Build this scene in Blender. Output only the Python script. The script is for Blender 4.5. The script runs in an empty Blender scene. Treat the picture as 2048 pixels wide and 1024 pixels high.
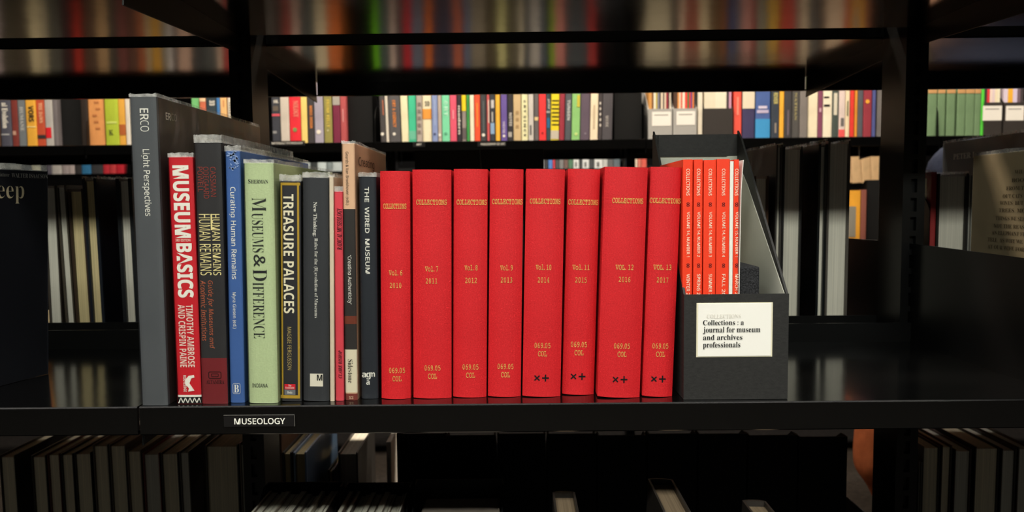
import bpy, bmesh, math, random
from mathutils import Vector, Matrix
SC = bpy.context.scene
COL = SC.collection
rnd = random.Random(7)

# ------------------------------------------------------------------ camera
F = 1500.0                       # focal length in pixels of the 2048 x 1024 frame
CAMH = 0.83
CAM = Vector((0, 0, CAMH))
_ey = Vector(((1034 - 1024) / F, (512 - 407) / F, -1)).normalized()
_ex = Vector((1, 0.0099, 0)); _ex.z = -(_ey.x * _ex.x + _ey.y * _ex.y) / _ey.z
_ex.normalize()
_ez = _ex.cross(_ey)
cam_data = bpy.data.cameras.new('camera')
cam_data.sensor_width = 36; cam_data.lens = 36 * F / 2048
cam_data.clip_start = 0.05
cam_data.dof.use_dof = True; cam_data.dof.focus_distance = 0.76; cam_data.dof.aperture_fstop = 8.0
cam = bpy.data.objects.new('camera', cam_data); COL.objects.link(cam)
_R = Matrix((_ex, _ey, _ez))     # camera -> world
cam.matrix_world = Matrix.Translation(CAM) @ _R.to_4x4()
SC.camera = cam

# ------------------------------------------------------------------ light, world, exposure
SC.view_settings.view_transform = 'Standard'; SC.view_settings.look = 'None'
SC.view_settings.gamma = 1; SC.view_settings.use_curve_mapping = False
SC.view_settings.exposure = 0.0
W = bpy.data.worlds.new('world'); SC.world = W; W.use_nodes = True
W.node_tree.nodes['Background'].inputs[0].default_value = (1.0, 0.80, 0.66, 1)
W.node_tree.nodes['Background'].inputs[1].default_value = 0.011
CEIL = CAMH + 1.62
LAMPS = [  # x, y, length, width, watts, colour
    (-0.35, -0.02, 3.6, 0.16, 62.0, (1.0, 0.95, 0.88), 'white ceiling strip lamp over the aisle in front of the red volumes'),
    (0.10, -1.60, 3.0, 0.30, 138.0, (0.96, 1.0, 0.90), 'white ceiling strip lamp farther back behind the viewer'),
    (0.20, 1.84, 4.2, 0.16, 118.0, (1.0, 0.87, 0.70), 'white ceiling strip lamp over the second aisle behind the stack'),
    (0.20, 3.75, 4.2, 0.16, 55.0, (1.0, 0.95, 0.88), 'white ceiling strip lamp over the third aisle'),
]
for i, (x, y, l, w, e, c, lb) in enumerate(LAMPS):
    ld = bpy.data.lights.new('lamp_light', 'AREA'); ld.shape = 'RECTANGLE'; ld.size = l; ld.size_y = w
    ld.energy = e; ld.color = c
    lo = bpy.data.objects.new('lamp_light', ld); COL.objects.link(lo); lo.location = (x, y, CEIL - 0.075)

# ------------------------------------------------------------------ pixel rays
def ray(u, v):
    c = Vector(((u - 1024) / F, (512 - v) / F, -1))
    return Vector((_ex.dot(c), _ey.dot(c), _ez.dot(c)))
def PY(u, v, Y): d = ray(u, v); return CAM + d * (Y / d.y)
def PZ(u, v, Z): d = ray(u, v); return CAM + d * ((Z - CAMH) / d.z)
def PX(u, v, X): d = ray(u, v); return CAM + d * (X / d.x)

# ------------------------------------------------------------------ materials
def lin(c):
    return tuple((k / 255 / 12.92 if k / 255 <= 0.04045 else ((k / 255 + 0.055) / 1.055) ** 2.4) for k in c[:3]) + (1,)
MATS = {}
def mat(name, col, rough=0.55, spec=0.4, metal=0.0, noise=None, bump=None, pages=False, coat=0.0):
    key = (name, tuple(col), rough, spec, metal, str(noise), str(bump), pages, coat)
    if key in MATS: return MATS[key]
    m = bpy.data.materials.new(name); m.use_nodes = True
    nt = m.node_tree; b = nt.nodes['Principled BSDF']
    L = lin(col)
    b.inputs['Base Color'].default_value = L
    b.inputs['Roughness'].default_value = rough
    b.inputs['Specular IOR Level'].default_value = spec
    b.inputs['Metallic'].default_value = metal
    if coat: b.inputs['Coat Weight'].default_value = coat; b.inputs['Coat Roughness'].default_value = 0.1
    if noise or bump or pages:
        tc = nt.nodes.new('ShaderNodeTexCoord')
    if noise:      # (scale xyz, amount)
        mp = nt.nodes.new('ShaderNodeMapping'); mp.inputs['Scale'].default_value = noise[0]
        tx = nt.nodes.new('ShaderNodeTexNoise'); tx.inputs['Scale'].default_value = 1; tx.inputs['Detail'].default_value = 4
        mx = nt.nodes.new('ShaderNodeMixRGB'); mx.blend_type = 'MIX'
        mx.inputs[1].default_value = tuple(k * (1 - noise[1]) for k in L[:3]) + (1,)
        mx.inputs[2].default_value = tuple(min(1, k * (1 + noise[1])) for k in L[:3]) + (1,)
        nt.links.new(tc.outputs['Object'], mp.inputs[0]); nt.links.new(mp.outputs[0], tx.inputs['Vector'])
        rp = nt.nodes.new('ShaderNodeMapRange'); rp.inputs[1].default_value = 0.3; rp.inputs[2].default_value = 0.7
        nt.links.new(tx.outputs['Fac'], rp.inputs[0]); nt.links.new(rp.outputs[0], mx.inputs[0])
        nt.links.new(mx.outputs[0], b.inputs['Base Color'])
    if bump:       # (scale xyz, strength, distance)
        mp2 = nt.nodes.new('ShaderNodeMapping'); mp2.inputs['Scale'].default_value = bump[0]
        t2 = nt.nodes.new('ShaderNodeTexNoise'); t2.inputs['Scale'].default_value = 1; t2.inputs['Detail'].default_value = 2
        bp = nt.nodes.new('ShaderNodeBump'); bp.inputs['Strength'].default_value = bump[1]; bp.inputs['Distance'].default_value = bump[2]
        nt.links.new(tc.outputs['Object'], mp2.inputs[0]); nt.links.new(mp2.outputs[0], t2.inputs['Vector'])
        nt.links.new(t2.outputs['Fac'], bp.inputs['Height']); nt.links.new(bp.outputs[0], b.inputs['Normal'])
    MATS[key] = m
    return m

def weave_mat(name, col, scale=1500, amt=0.16, rough=0.62):
    key = (name, tuple(col), 'weave')
    if key in MATS: return MATS[key]
    m = bpy.data.materials.new(name); m.use_nodes = True
    nt = m.node_tree; b = nt.nodes['Principled BSDF']; L = lin(col)
    b.inputs['Roughness'].default_value = rough; b.inputs['Specular IOR Level'].default_value = 0.35
    tc = nt.nodes.new('ShaderNodeTexCoord')
    sums = []
    for sc in ((scale * 0.45, 1, scale), (scale, 1, scale * 0.3)):
        mp = nt.nodes.new('ShaderNodeMapping'); mp.inputs['Scale'].default_value = sc
        tx = nt.nodes.new('ShaderNodeTexNoise'); tx.inputs['Scale'].default_value = 1; tx.inputs['Detail'].default_value = 1
        nt.links.new(tc.outputs['Object'], mp.inputs[0]); nt.links.new(mp.outputs[0], tx.inputs['Vector']); sums.append(tx)
    ad = nt.nodes.new('ShaderNodeMath'); ad.operation = 'ADD'
    nt.links.new(sums[0].outputs['Fac'], ad.inputs[0]); nt.links.new(sums[1].outputs['Fac'], ad.inputs[1])
    big = nt.nodes.new('ShaderNodeTexNoise'); big.inputs['Scale'].default_value = 22; big.inputs['Detail'].default_value = 3
    nt.links.new(tc.outputs['Object'], big.inputs['Vector'])
    ad2 = nt.nodes.new('ShaderNodeMath'); ad2.operation = 'MULTIPLY_ADD'; ad2.inputs[1].default_value = 0.7
    nt.links.new(big.outputs['Fac'], ad2.inputs[0]); nt.links.new(ad.outputs[0], ad2.inputs[2])
    rp = nt.nodes.new('ShaderNodeMapRange'); rp.inputs[1].default_value = 0.85; rp.inputs[2].default_value = 1.85
    nt.links.new(ad2.outputs[0], rp.inputs[0])
    mx = nt.nodes.new('ShaderNodeMixRGB')
    mx.inputs[1].default_value = tuple(k * (1 - amt) for k in L[:3]) + (1,)
    mx.inputs[2].default_value = tuple(min(1, k * (1 + amt) + 0.006) for k in L[:3]) + (1,)
    nt.links.new(rp.outputs[0], mx.inputs[0]); nt.links.new(mx.outputs[0], b.inputs['Base Color'])
    bp = nt.nodes.new('ShaderNodeBump'); bp.inputs['Strength'].default_value = 0.35; bp.inputs['Distance'].default_value = 0.0004
    nt.links.new(ad.outputs[0], bp.inputs['Height']); nt.links.new(bp.outputs[0], b.inputs['Normal'])
    MATS[key] = m
    return m

def film_mat():
    m = bpy.data.materials.new('clear_film'); m.use_nodes = True; nt = m.node_tree
    nt.nodes.remove(nt.nodes['Principled BSDF']); out = nt.nodes['Material Output']
    tr = nt.nodes.new('ShaderNodeBsdfTransparent'); gl = nt.nodes.new('ShaderNodeBsdfGlossy'); gl.inputs['Roughness'].default_value = 0.16
    mix = nt.nodes.new('ShaderNodeMixShader'); fr = nt.nodes.new('ShaderNodeFresnel'); fr.inputs['IOR'].default_value = 1.5
    tc = nt.nodes.new('ShaderNodeTexCoord'); mp = nt.nodes.new('ShaderNodeMapping'); mp.inputs['Scale'].default_value = (70, 22, 9)
    tx = nt.nodes.new('ShaderNodeTexNoise'); tx.inputs['Scale'].default_value = 1; tx.inputs['Detail'].default_value = 3
    bp = nt.nodes.new('ShaderNodeBump'); bp.inputs['Strength'].default_value = 0.5; bp.inputs['Distance'].default_value = 0.006
    nt.links.new(tc.outputs['Object'], mp.inputs[0]); nt.links.new(mp.outputs[0], tx.inputs['Vector'])
    nt.links.new(tx.outputs['Fac'], bp.inputs['Height'])
    nt.links.new(bp.outputs[0], gl.inputs['Normal'])
    mu = nt.nodes.new('ShaderNodeMath'); mu.operation = 'MULTIPLY'; mu.inputs[1].default_value = 0.6
    nt.links.new(fr.outputs[0], mu.inputs[0]); nt.links.new(mu.outputs[0], mix.inputs[0]); nt.links.new(tr.outputs[0], mix.inputs[1]); nt.links.new(gl.outputs[0], mix.inputs[2])
    nt.links.new(mix.outputs[0], out.inputs[0])
    return m
def rim_mat():
    m = bpy.data.materials.new('folded_film_edge'); m.use_nodes = True; nt = m.node_tree
    b = nt.nodes['Principled BSDF']; b.inputs['Base Color'].default_value = (0.72, 0.71, 0.67, 1); b.inputs['Roughness'].default_value = 0.25
    tc = nt.nodes.new('ShaderNodeTexCoord'); tx = nt.nodes.new('ShaderNodeTexNoise'); tx.inputs['Scale'].default_value = 150; tx.inputs['Detail'].default_value = 3
    nt.links.new(tc.outputs['Object'], tx.inputs['Vector'])
    rp = nt.nodes.new('ShaderNodeMapRange'); rp.inputs[1].default_value = 0.35; rp.inputs[2].default_value = 0.75
    rp.inputs[3].default_value = 0.22; rp.inputs[4].default_value = 0.52
    nt.links.new(tx.outputs['Fac'], rp.inputs[0]); nt.links.new(rp.outputs[0], b.inputs['Alpha'])
    return m
FILM = film_mat(); RIM = rim_mat()
BLACK = mat('black_painted_metal', (6, 6, 6), 0.14, 0.8, bump=((14, 14, 14), 0.12, 0.002))
BLACKD = mat('black_painted_steel', (8, 8, 8), 0.36, 0.3)
PAGES = mat('page_edges', (222, 208, 180), 0.8, 0.2, noise=((900, 3, 3), 0.22))
PAGESG = mat('page_edges_grey', (206, 200, 186), 0.8, 0.2, noise=((700, 3, 3), 0.18))
PAGESY = mat('page_edges_yellow', (205, 186, 140), 0.8, 0.2, noise=((700, 3, 3), 0.22))
WHITE = mat('white_ink', (240, 236, 225), 0.6, 0.2)
BLKINK = mat('black_ink', (18, 18, 20), 0.6, 0.2)
GOLD = mat('gold_foil', (222, 170, 92), 0.38, 0.5, metal=0.15, noise=((900, 900, 900), 0.45))
LABELW = mat('white_paper', (238, 234, 226), 0.7, 0.2)

# ------------------------------------------------------------------ mesh helpers
def mesh_obj(name, bm, m, parent=None, smooth=False):
    me = bpy.data.meshes.new(name); bm.normal_update(); bm.to_mesh(me); bm.free()
    if isinstance(m, (list, tuple)):
        for k in m: me.materials.append(k)
    else: me.materials.append(m)
    if smooth:
        for p in me.polygons: p.use_smooth = True
    o = bpy.data.objects.new(name, me); COL.objects.link(o)
    if parent: o.parent = parent
    return o
def tag(o, label=None, cat=None, group=None, kind=None):
    if label: o['label'] = label
    if cat: o['category'] = cat
    if group: o['group'] = group
    if kind: o['kind'] = kind
    return o
def empty(name, loc, rot=(0, 0, 0), label=None, cat=None, group=None):
    o = bpy.data.objects.new(name, None); COL.objects.link(o); o.empty_display_size = 0.02
    o.location = loc; o.rotation_euler = rot
    return tag(o, label, cat, group)
def bx(bm, x0, x1, y0, y1, z0, z1, mi=0):
    v = [bm.verts.new((x, y, z)) for x in (x0, x1) for y in (y0, y1) for z in (z0, z1)]
    for f in ((0, 1, 3, 2), (4, 6, 7, 5), (0, 4, 5, 1), (2, 3, 7, 6), (0, 2, 6, 4), (1, 5, 7, 3)):
        bm.faces.new([v[k] for k in f]).material_index = mi
def box(name, x0, x1, y0, y1, z0, z1, m, parent=None, bevel=0.0):
    bm = bmesh.new(); bx(bm, x0, x1, y0, y1, z0, z1)
    if bevel: bmesh.ops.bevel(bm, geom=bm.edges[:], offset=bevel, segments=2, affect='EDGES', profile=0.5)
    return mesh_obj(name, bm, m, parent)
def prism_x(bm, pts, x0, x1):     # polygon in (y, z) extruded along x
    a = [bm.verts.new((x0, p[0], p[1])) for p in pts]; b = [bm.verts.new((x1, p[0], p[1])) for p in pts]
    n = len(pts)
    for i in range(n): bm.faces.new((a[i], a[(i + 1) % n], b[(i + 1) % n], b[i]))
    bm.faces.new(a[::-1]); bm.faces.new(b)
    bmesh.ops.recalc_face_normals(bm, faces=bm.faces[:])
def prism_y(bm, pts, y0, y1, mi=0):
    a = [bm.verts.new((p[0], y0, p[1])) for p in pts]; b = [bm.verts.new((p[0], y1, p[1])) for p in pts]
    n = len(pts); fs = []
    for i in range(n): fs.append(bm.faces.new((a[i], a[(i + 1) % n], b[(i + 1) % n], b[i])))
    fs.append(bm.faces.new(a[::-1])); fs.append(bm.faces.new(b))
    for f in fs: f.material_index = mi
    bmesh.ops.recalc_face_normals(bm, faces=fs)

# ------------------------------------------------------------------ lettering
STY = {'sb': (0x1D5D4, 0x1D5EE, 0x1D7EC), 's': (0x1D5A0, 0x1D5BA, 0x1D7E2), 'si': (0x1D608, 0x1D622, 0x1D7E2),
       'rb': (0x1D400, 0x1D41A, 0x1D7CE), 'ri': (0x1D434, 0x1D44E, 0x1D7CE), 'm': (0x1D670, 0x1D68A, 0x1D7F6),
       'bi': (0x1D468, 0x1D482, 0x1D7CE)}
TXC = {}
def glyphs(s, sty, bold, align):
    key = (s, sty, bold, align)
    if key in TXC: return TXC[key]
    out = ''
    if sty in STY:
        U, L, D = STY[sty]
        for k in s:
            if sty == 'ri' and k == 'h': out += '\u210e'
            elif 'A' <= k <= 'Z': out += chr(U + ord(k) - 65)
            elif 'a' <= k <= 'z': out += chr(L + ord(k) - 97)
            elif '0' <= k <= '9': out += chr(D + ord(k) - 48)
            else: out += k
    else: out = s
    c = bpy.data.curves.new('lettering', 'FONT'); c.body = out; c.size = 1; c.offset = bold; c.align_x = align
    c.resolution_u = 3; c.space_line = 0.85
    o = bpy.data.objects.new('lettering', c)
    me = bpy.data.meshes.new_from_object(o)
    vs = [(v.co.x, v.co.y) for v in me.vertices]; fs = [tuple(p.vertices) for p in me.polygons]
    bpy.data.objects.remove(o); bpy.data.curves.remove(c); bpy.data.meshes.remove(me)
    x0 = min(p[0] for p in vs); x1 = max(p[0] for p in vs); y0 = min(p[1] for p in vs); y1 = max(p[1] for p in vs)
    vs = [((p[0] - (x0 + x1) / 2) / (x1 - x0), (p[1] - (y0 + y1) / 2) / (y1 - y0)) for p in vs]
    TXC[key] = (vs, fs)
    return TXC[key]
def text(parent, s, sty, m, a, b, along, cap, orient='h', face='front', surf=0.0, bulge=None, bold=0.0, name='lettering', align='LEFT', italic=0.0):
    """a, b: centre on the face (front: x, z; right/left: y, z); surf: where the face lies"""
    vs, fs = glyphs(s, sty, bold, align)
    bm = bmesh.new(); V = []
    for (p, q) in vs:
        p = p + italic * q
        if orient == 'h': h, k = p * along, q * cap
        elif orient == 'v': h, k = q * cap, -p * along
        else: h, k = -q * cap, p * along
        if face == 'front':
            x = a + h; y = surf - 0.00025
            if bulge: y += bulge[0] * min(1, abs(x / bulge[2])) ** bulge[1]
            V.append(bm.verts.new((x, y, b + k)))
        elif face == 'right': V.append(bm.verts.new((surf + 0.0003, a + h, b + k)))
        elif face == 'left': V.append(bm.verts.new((surf - 0.0003, a - h, b + k)))
    for f in fs:
        try: bm.faces.new([V[i] for i in f])
        except ValueError: pass
    return mesh_obj(name, bm, m, parent)

# ------------------------------------------------------------------ stack geometry
YF = 0.72                                        # front edge of the near stack's front shelves
ZS = PY(1024, 807.5, YF).z                       # top of the shelf the red volumes stand on
YB = PZ(1024, 690, ZS).y                         # its back edge
YB = max(1.0, min(1.05, YB))
ZU = PY(1024, 64, YB).z                          # underside of the shelf above
YR0 = PZ(1024, 87, ZU).y                         # near edge of the rear shelves
YR1 = PZ(1024, 194, ZU - 0.03).y                 # far edge of the rear shelves
ZR = ZS                                          # rear shelf, same level
XL = PY(277, 840, YF).x                          # seam to the left bay
XR = XL + 0.914                                  # seam to the right bay
ZL = ZS - (ZU + 0.003 - ZS)                      # next level down
LIPH = 0.0285
print('GEOM', YF, ZS, YB, ZU, YR0, YR1, XL, XR, ZL)
FLOORZ = 0.0

def shelf(label, x0, x1, yf, yb, zt, group=None, up=0.135, brackets=True, front=True, lip=LIPH):
    """a steel tray shelf: board with a turned-down lip on the aisle side, turned-up back stop, end brackets"""
    s = 1 if front else -1                       # front: lip at the low-y side
    r = empty('metal_shelf', ((x0 + x1) / 2, yf if front else yb, zt), (0, 0, 0), label, 'shelf', group)
    w = (x1 - x0) / 2 - 0.0012; D = abs(yb - yf)
    def yy(v): return v * s
    bm = bmesh.new()
    pts = [(yy(0.0012), 0), (yy(D), 0), (yy(D), -0.003), (yy(0.004), -0.003), (yy(0.004), -lip + 0.002), (yy(0.010), -lip + 0.002), (yy(0.010), -lip), (yy(0.0012), -lip), (yy(0), -lip + 0.0012), (yy(0), -0.0012)]
    prism_x(bm, pts, -w, w); mesh_obj('shelf_board', bm, BLACK, r)
    bm = bmesh.new()
    pts = [(yy(D), -0.0005), (yy(D + 0.0025), -0.0005), (yy(D + 0.0025), 0.026), (yy(D), 0.026)]
    prism_x(bm, pts, -w, w); mesh_obj('back_stop', bm, BLACKD, r)
    if brackets:
        for sx in (-1, 1):
            bm = bmesh.new()
            xa = sx * (w + 0.0003); xb = sx * (w + 0.0022 - 0.0012)
            pts = [(yy(0.006), -lip - 0.012), (yy(D + 0.02), -lip + 0.003), (yy(D + 0.02), up), (yy(0.075), up - 0.004)]
            for k in range(1, 7):
                a = k / 6 * math.pi / 2
                pts.append((yy(0.075 - 0.055 * math.sin(a)), up - 0.004 - 0.055 * (1 - math.cos(a)) ))
            pts.append((yy(0.014), 0.0))
            prism_x(bm, pts, min(xa, xb), max(xa, xb)); o = mesh_obj('end_bracket', bm, BLACKD, r)
            md = o.modifiers.new('bevel', 'BEVEL'); md.width = .0004; md.segments = 2
    return r

def upright(label, x, y0, y1, z0, z1, group=None, w=0.030, slots=True, mats=BLACKD):
    r = empty('shelf_upright', (x, y0, z0), (0, 0, 0), label, 'upright', group)
    bm = bmesh.new(); bx(bm, -w / 2, w / 2, 0.006, y1 - y0, 0, z1 - z0); mesh_obj('post', bm, mats, r)
    bm = bmesh.new(); a = 0.0042
    if slots:
        bx(bm, -w / 2, -a, 0, 0.006, 0, z1 - z0); bx(bm, a, w / 2, 0, 0.006, 0, z1 - z0)
        z = 0.0
        while z < z1 - z0 - 0.03:
            bx(bm, -a, a, 0, 0.006, z, z + 0.0075); z += 0.026
    else: bx(bm, -w / 2, w / 2, 0, 0.006, 0, z1 - z0)
    mesh_obj('slotted_face', bm, mats, r)
    return r

# ------------------------------------------------------------------ room
def struct(o): o['kind'] = 'structure'; return o
FLOORM = mat('dark_carpet', (40, 35, 31), 0.9, 0.1, noise=((60, 60, 60), 0.3))
CEILM = mat('grey_ceiling', (46, 45, 44), 0.9, 0.1, noise=((8, 8, 8), 0.1))
WALLM = mat('dark_wall', (26, 25, 25), 0.9, 0.1, noise=((5, 5, 5), 0.1))
struct(box('floor', -4.3, 4.6, -2.6, 5.6, -0.05, 0.0, FLOORM))
struct(box('ceiling', -4.3, 4.6, -2.6, 5.6, CEIL, CEIL + 0.05, CEILM))
struct(box('wall_left', -4.35, -4.3, -2.6, 5.6, 0, CEIL, WALLM)); struct(box('wall_right', 4.6, 4.65, -2.6, 5.6, 0, CEIL, WALLM))
struct(box('wall_front', -4.3, 4.6, -2.65, -2.6, 0, CEIL, WALLM)); struct(box('wall_back', -4.3, 4.6, 5.6, 5.65, 0, CEIL, WALLM))
LAMPM = mat('white_lamp_housing', (225, 225, 222), 0.5)
for (x, y, l, w, e, c, lb) in LAMPS:
    r = empty('ceiling_lamp', (x, y, CEIL), (0, 0, 0), lb, 'lamp')
    bm = bmesh.new()
    bx(bm, -l / 2 - .02, l / 2 + .02, -w / 2 - .02, w / 2 + .02, -0.05, 0)
    mesh_obj('housing', bm, LAMPM, r)
    bm = bmesh.new()
    for s in (-1, 1): bx(bm, -l / 2 - .02, l / 2 + .02, s * (w / 2 + .012) - .006, s * (w / 2 + .012) + .006, -0.1, -0.05)
    mesh_obj('reflector_rim', bm, LAMPM, r)

# ------------------------------------------------------------------ near stack
BW = 0.914
YM0, YM1 = YB + 0.004, YR0 - 0.002
bays = [(XL - BW, XL, 'left'), (XL, XR, 'middle'), (XR, XR + BW, 'right')]
desc = {
    ('left', 'F', 0): 'black metal shelf bearing the dark face-out book at far left',
    ('middle', 'F', 0): 'black metal shelf carrying the red volumes and the MUSEOLOGY label',
    ('right', 'F', 0): 'black metal shelf in the right bay under the cover full of lettering',
    ('left', 'R', 0): 'black metal shelf behind, under the dark page blocks at left',
    ('middle', 'R', 0): 'black metal shelf behind the red volumes, under the black boxes',
    ('right', 'R', 0): 'black metal shelf behind, under the red-edged book at right',
    ('left', 'F', 1): 'glossy black shelf overhead at the upper left, nearest the viewer',
    ('middle', 'F', 1): 'glossy black shelf overhead in the middle bay, nearest the viewer',
    ('right', 'F', 1): 'glossy black shelf overhead at the upper right corner',
    ('left', 'R', 1): 'glossy black overhead shelf of the rear side, left bay',
    ('middle', 'R', 1): 'glossy black overhead shelf of the rear side, middle bay, with two hanging brackets',
    ('right', 'R', 1): 'glossy black overhead shelf of the rear side, right bay, above the green books',
    ('left', 'F', -1): 'lowest black shelf of the near side, left bay, below the bare shelf',
    ('middle', 'F', -1): 'lowest black shelf of the near side under the magazine boxes',
    ('right', 'F', -1): 'lowest black shelf of the near side, right bay',
    ('left', 'R', -1): 'lowest black shelf of the rear side under the long row of page blocks',
    ('middle', 'R', -1): 'lowest black shelf of the rear side under the blue book',
    ('right', 'R', -1): 'lowest black shelf of the rear side under the right-hand page blocks',
}
for lev, z in ((0, ZS), (1, ZU + 0.003), (-1, ZL)):
    for (x0, x1, nm) in bays:
        shelf(desc[(nm, 'F', lev)], x0, x1, YF, YB, z, 'front shelves of the near stack')
        shelf(desc[(nm, 'R', lev)], x0, x1, YR0, YR1, z, 'rear shelves of the near stack', front=False)
for x, lb in ((XL - BW, 'slotted black upright at the outer left end of the near stack'), (XL, 'slotted black upright behind the tall grey and black spines'),
              (XR, 'slotted black upright at right beside the page blocks'), (XR + BW, 'slotted black upright at the outer right end of the near stack')):
    upright(lb, x, YM0, YM1, 0.0, 1.6, 'uprights of the near stack')
for (x0, x1, nm) in bays:  # unseen sheets added to stop lamp light leaking through the overhead shelf gap
    tag(box('back_panel', x0 + 0.017, x1 - 0.017, YM0 + 0.03, YM0 + 0.032, ZU + 0.012, 1.6, BLACKD), 'unseen black sheet added to block light above the overhead shelves, %s bay' % nm, 'panel', 'added light blockers of the near stack')

# ------------------------------------------------------------------ books
def outline(w, D, b, p, n=14):
    pts = [(w / 2, D)]
    for i in range(n + 1):
        s = math.cos(math.pi * i / n)
        s = math.copysign(abs(s) ** 0.55, s) if p > 3 else s
        pts.append((s * w / 2, b * abs(s) ** p))
    pts.append((-w / 2, D))
    return pts
def ushell(w, D, z0, z1, b, p, t, n=14, off=0.0):
    """spine and both boards as one folded sheet of thickness t"""
    bm = bmesh.new()
    A = outline(w + 2 * off, D, b, p, n); B = outline(w - 2 * t, D, max(b - t * .3, .0002), p, n)
    A = [(x, y - off) if 0 < i < len(A) - 1 else (x, y) for i, (x, y) in enumerate(A)]
    B = [(x, y + t) if 0 < i < len(B) - 1 else (x, y) for i, (x, y) in enumerate(B)]
    va = [[bm.verts.new((x, y, z)) for (x, y) in A] for z in (z0, z1)]
    vb = [[bm.verts.new((x, y, z)) for (x, y) in B] for z in (z0, z1)]
    m = len(A)
    for i in range(m - 1):
        bm.faces.new((va[0][i], va[1][i], va[1][i + 1], va[0][i + 1]))
        bm.faces.new((vb[0][i], vb[0][i + 1], vb[1][i + 1], vb[1][i]))
        bm.faces.new((va[1][i], vb[1][i], vb[1][i + 1], va[1][i + 1]))
        bm.faces.new((va[0][i], va[0][i + 1], vb[0][i + 1], vb[0][i]))
    for k in (0, m - 1):
        bm.faces.new((va[0][k], vb[0][k], vb[1][k], va[1][k]))
    bmesh.ops.recalc_face_normals(bm, faces=bm.faces[:])
    return bm
def film_shell(w, D, z0, z1, b, p, off, wavy=0.0, n=14):
    bm = bmesh.new()
    A = outline(w + 2 * off, D, b, p, n)
    A = [(x, y - off) if 0 < i < len(A) - 1 else (x, y) for i, (x, y) in enumerate(A)]
    pts = []
    for i in range(len(A) - 1):
        k = 7 if i in (0, len(A) - 2) else 1
        for j in range(k):
            f = j / k; pts.append((A[i][0] * (1 - f) + A[i + 1][0] * f, A[i][1] * (1 - f) + A[i + 1][1] * f))
    pts.append(A[-1])
    lo = [bm.verts.new((x, y, z0)) for x, y in pts]
    hi = [bm.verts.new((x + wavy * rnd.uniform(-.5, .5), y + wavy * rnd.uniform(-.2, .8), z1 + wavy * rnd.uniform(-1, 1))) for x, y in pts]
    for i in range(len(pts) - 1): bm.faces.new((lo[i], hi[i], hi[i + 1], lo[i + 1]))
    bmesh.ops.recalc_face_normals(bm, faces=bm.faces[:])
    return bm
class Book: pass
def make_book(root, w, h, D, cover, pages=PAGES, b=0.001, p=7, t=0.0015, rec=0.0, jacket=False, rimh=0.004):
    bk = Book(); bk.root = root; bk.w = w; bk.h = h; bk.D = D; bk.b = b; bk.p = p
    bk.cover = mesh_obj('cover', ushell(w, D, 0, h, b, p, t), cover, root)
    bm = bmesh.new(); bx(bm, -w / 2 + t + .0001, w / 2 - t - .0001, b + t + .001, D - (0.004 if rec else 0.0005), rec if rec else 0.0003, h - (rec if rec else 0.0003))
    bk.pages = mesh_obj('page_block', bm, pages, root)
    if jacket:
        j = mesh_obj('plastic_jacket', film_shell(w, D - 0.002, 0.0005, h, b, p, 0.0007), FILM, root, smooth=False)
        mesh_obj('film_edge', film_shell(w, D - 0.002, h - 0.0008, h + rimh, b, p, 0.0008, wavy=0.0007), RIM, j)
    bk.bul = (b, p, w / 2)
    return bk
def near_book(label, top, bot, D, cover, cat='book', name='book', group=None, gap=0.0006, hfix=None, **kw):
    uc = (bot[0] + bot[1]) / 2
    base = PZ(uc, bot[2], ZS)
    if base.y < YF + 0.002: base = PY(uc, bot[2], YF + 0.002)
    Y = base.y
    tp = PY((top[0] + top[1]) / 2, top[2], Y)
    base.z = ZS + 0.0002
    v = tp - base
    h = v.length
    tilt = math.atan2(v.x, v.z)
    w = ((top[1] - top[0]) + (bot[1] - bot[0])) / 2 * Y / F - gap
    lift = abs(math.sin(tilt)) * w / 2
    base.z += lift
    r = empty(name, base, (0, tilt, 0), label, cat, group)
    bk = make_book(r, w, h - lift, D, cover, **kw)
    bk.Y = Y; bk.M = Matrix.Translation(base) @ Matrix.Rotation(tilt, 4, 'Y')
    bk.Mi = bk.M.inverted()
    return bk
def loc(bk, u, v):
    q = bk.Mi @ PY(u, v, bk.Y); return q.x, q.z
def btext(bk, s, sty, m, box_, orient='v', name='title_lettering', **kw):
    """lettering on the spine, fitted into the box (u0, v0, u1, v1) of the photograph"""
    u0, v0, u1, v1 = box_
    x, z = loc(bk, (u0 + u1) / 2, (v0 + v1) / 2)
    du = abs(u1 - u0) * bk.Y / F; dv = abs(v1 - v0) * bk.Y / F
    al, cap = (du, dv) if orient == 'h' else (dv, du)
    return text(bk.root, s, sty, m, x, z, al, cap, orient, bulge=bk.bul, name=name, **kw)
def bpatch(bk, box_, m, name='label', eps=0.0002, full=False, parent=None):
    """a printed band or sticker lying on the spine"""
    u0, v0, u1, v1 = box_
    xa, za = loc(bk, u0, v0); xb, zb = loc(bk, u1, v1)
    if full: xa, xb = -bk.w / 2, bk.w / 2
    bm = bmesh.new(); n = 8; lo = []; hi = []
    e = eps
    for i in range(n + 1):
        x = xa + (xb - xa) * i / n
        if full:
            s = -math.cos(math.pi * i / n); s = math.copysign(abs(s) ** 0.55, s) if bk.p > 3 else s; x = s * (bk.w / 2 + e * .5)
        y = bk.b * min(1, abs(x / (bk.w / 2))) ** bk.p - e
        lo.append(bm.verts.new((x, y, min(za, zb)))); hi.append(bm.verts.new((x, y, max(za, zb))))
    for i in range(n): bm.faces.new((lo[i], lo[i + 1], hi[i + 1], hi[i]))
    return mesh_obj(name, bm, m, parent or bk.root)

def cov(name, c, rough=0.42, spec=0.4, noise=0.06): return mat(name, c, rough, spec, noise=((40, 40, 18), noise))
INK = lambda c: mat('ink', c, 0.6, 0.2)

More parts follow.
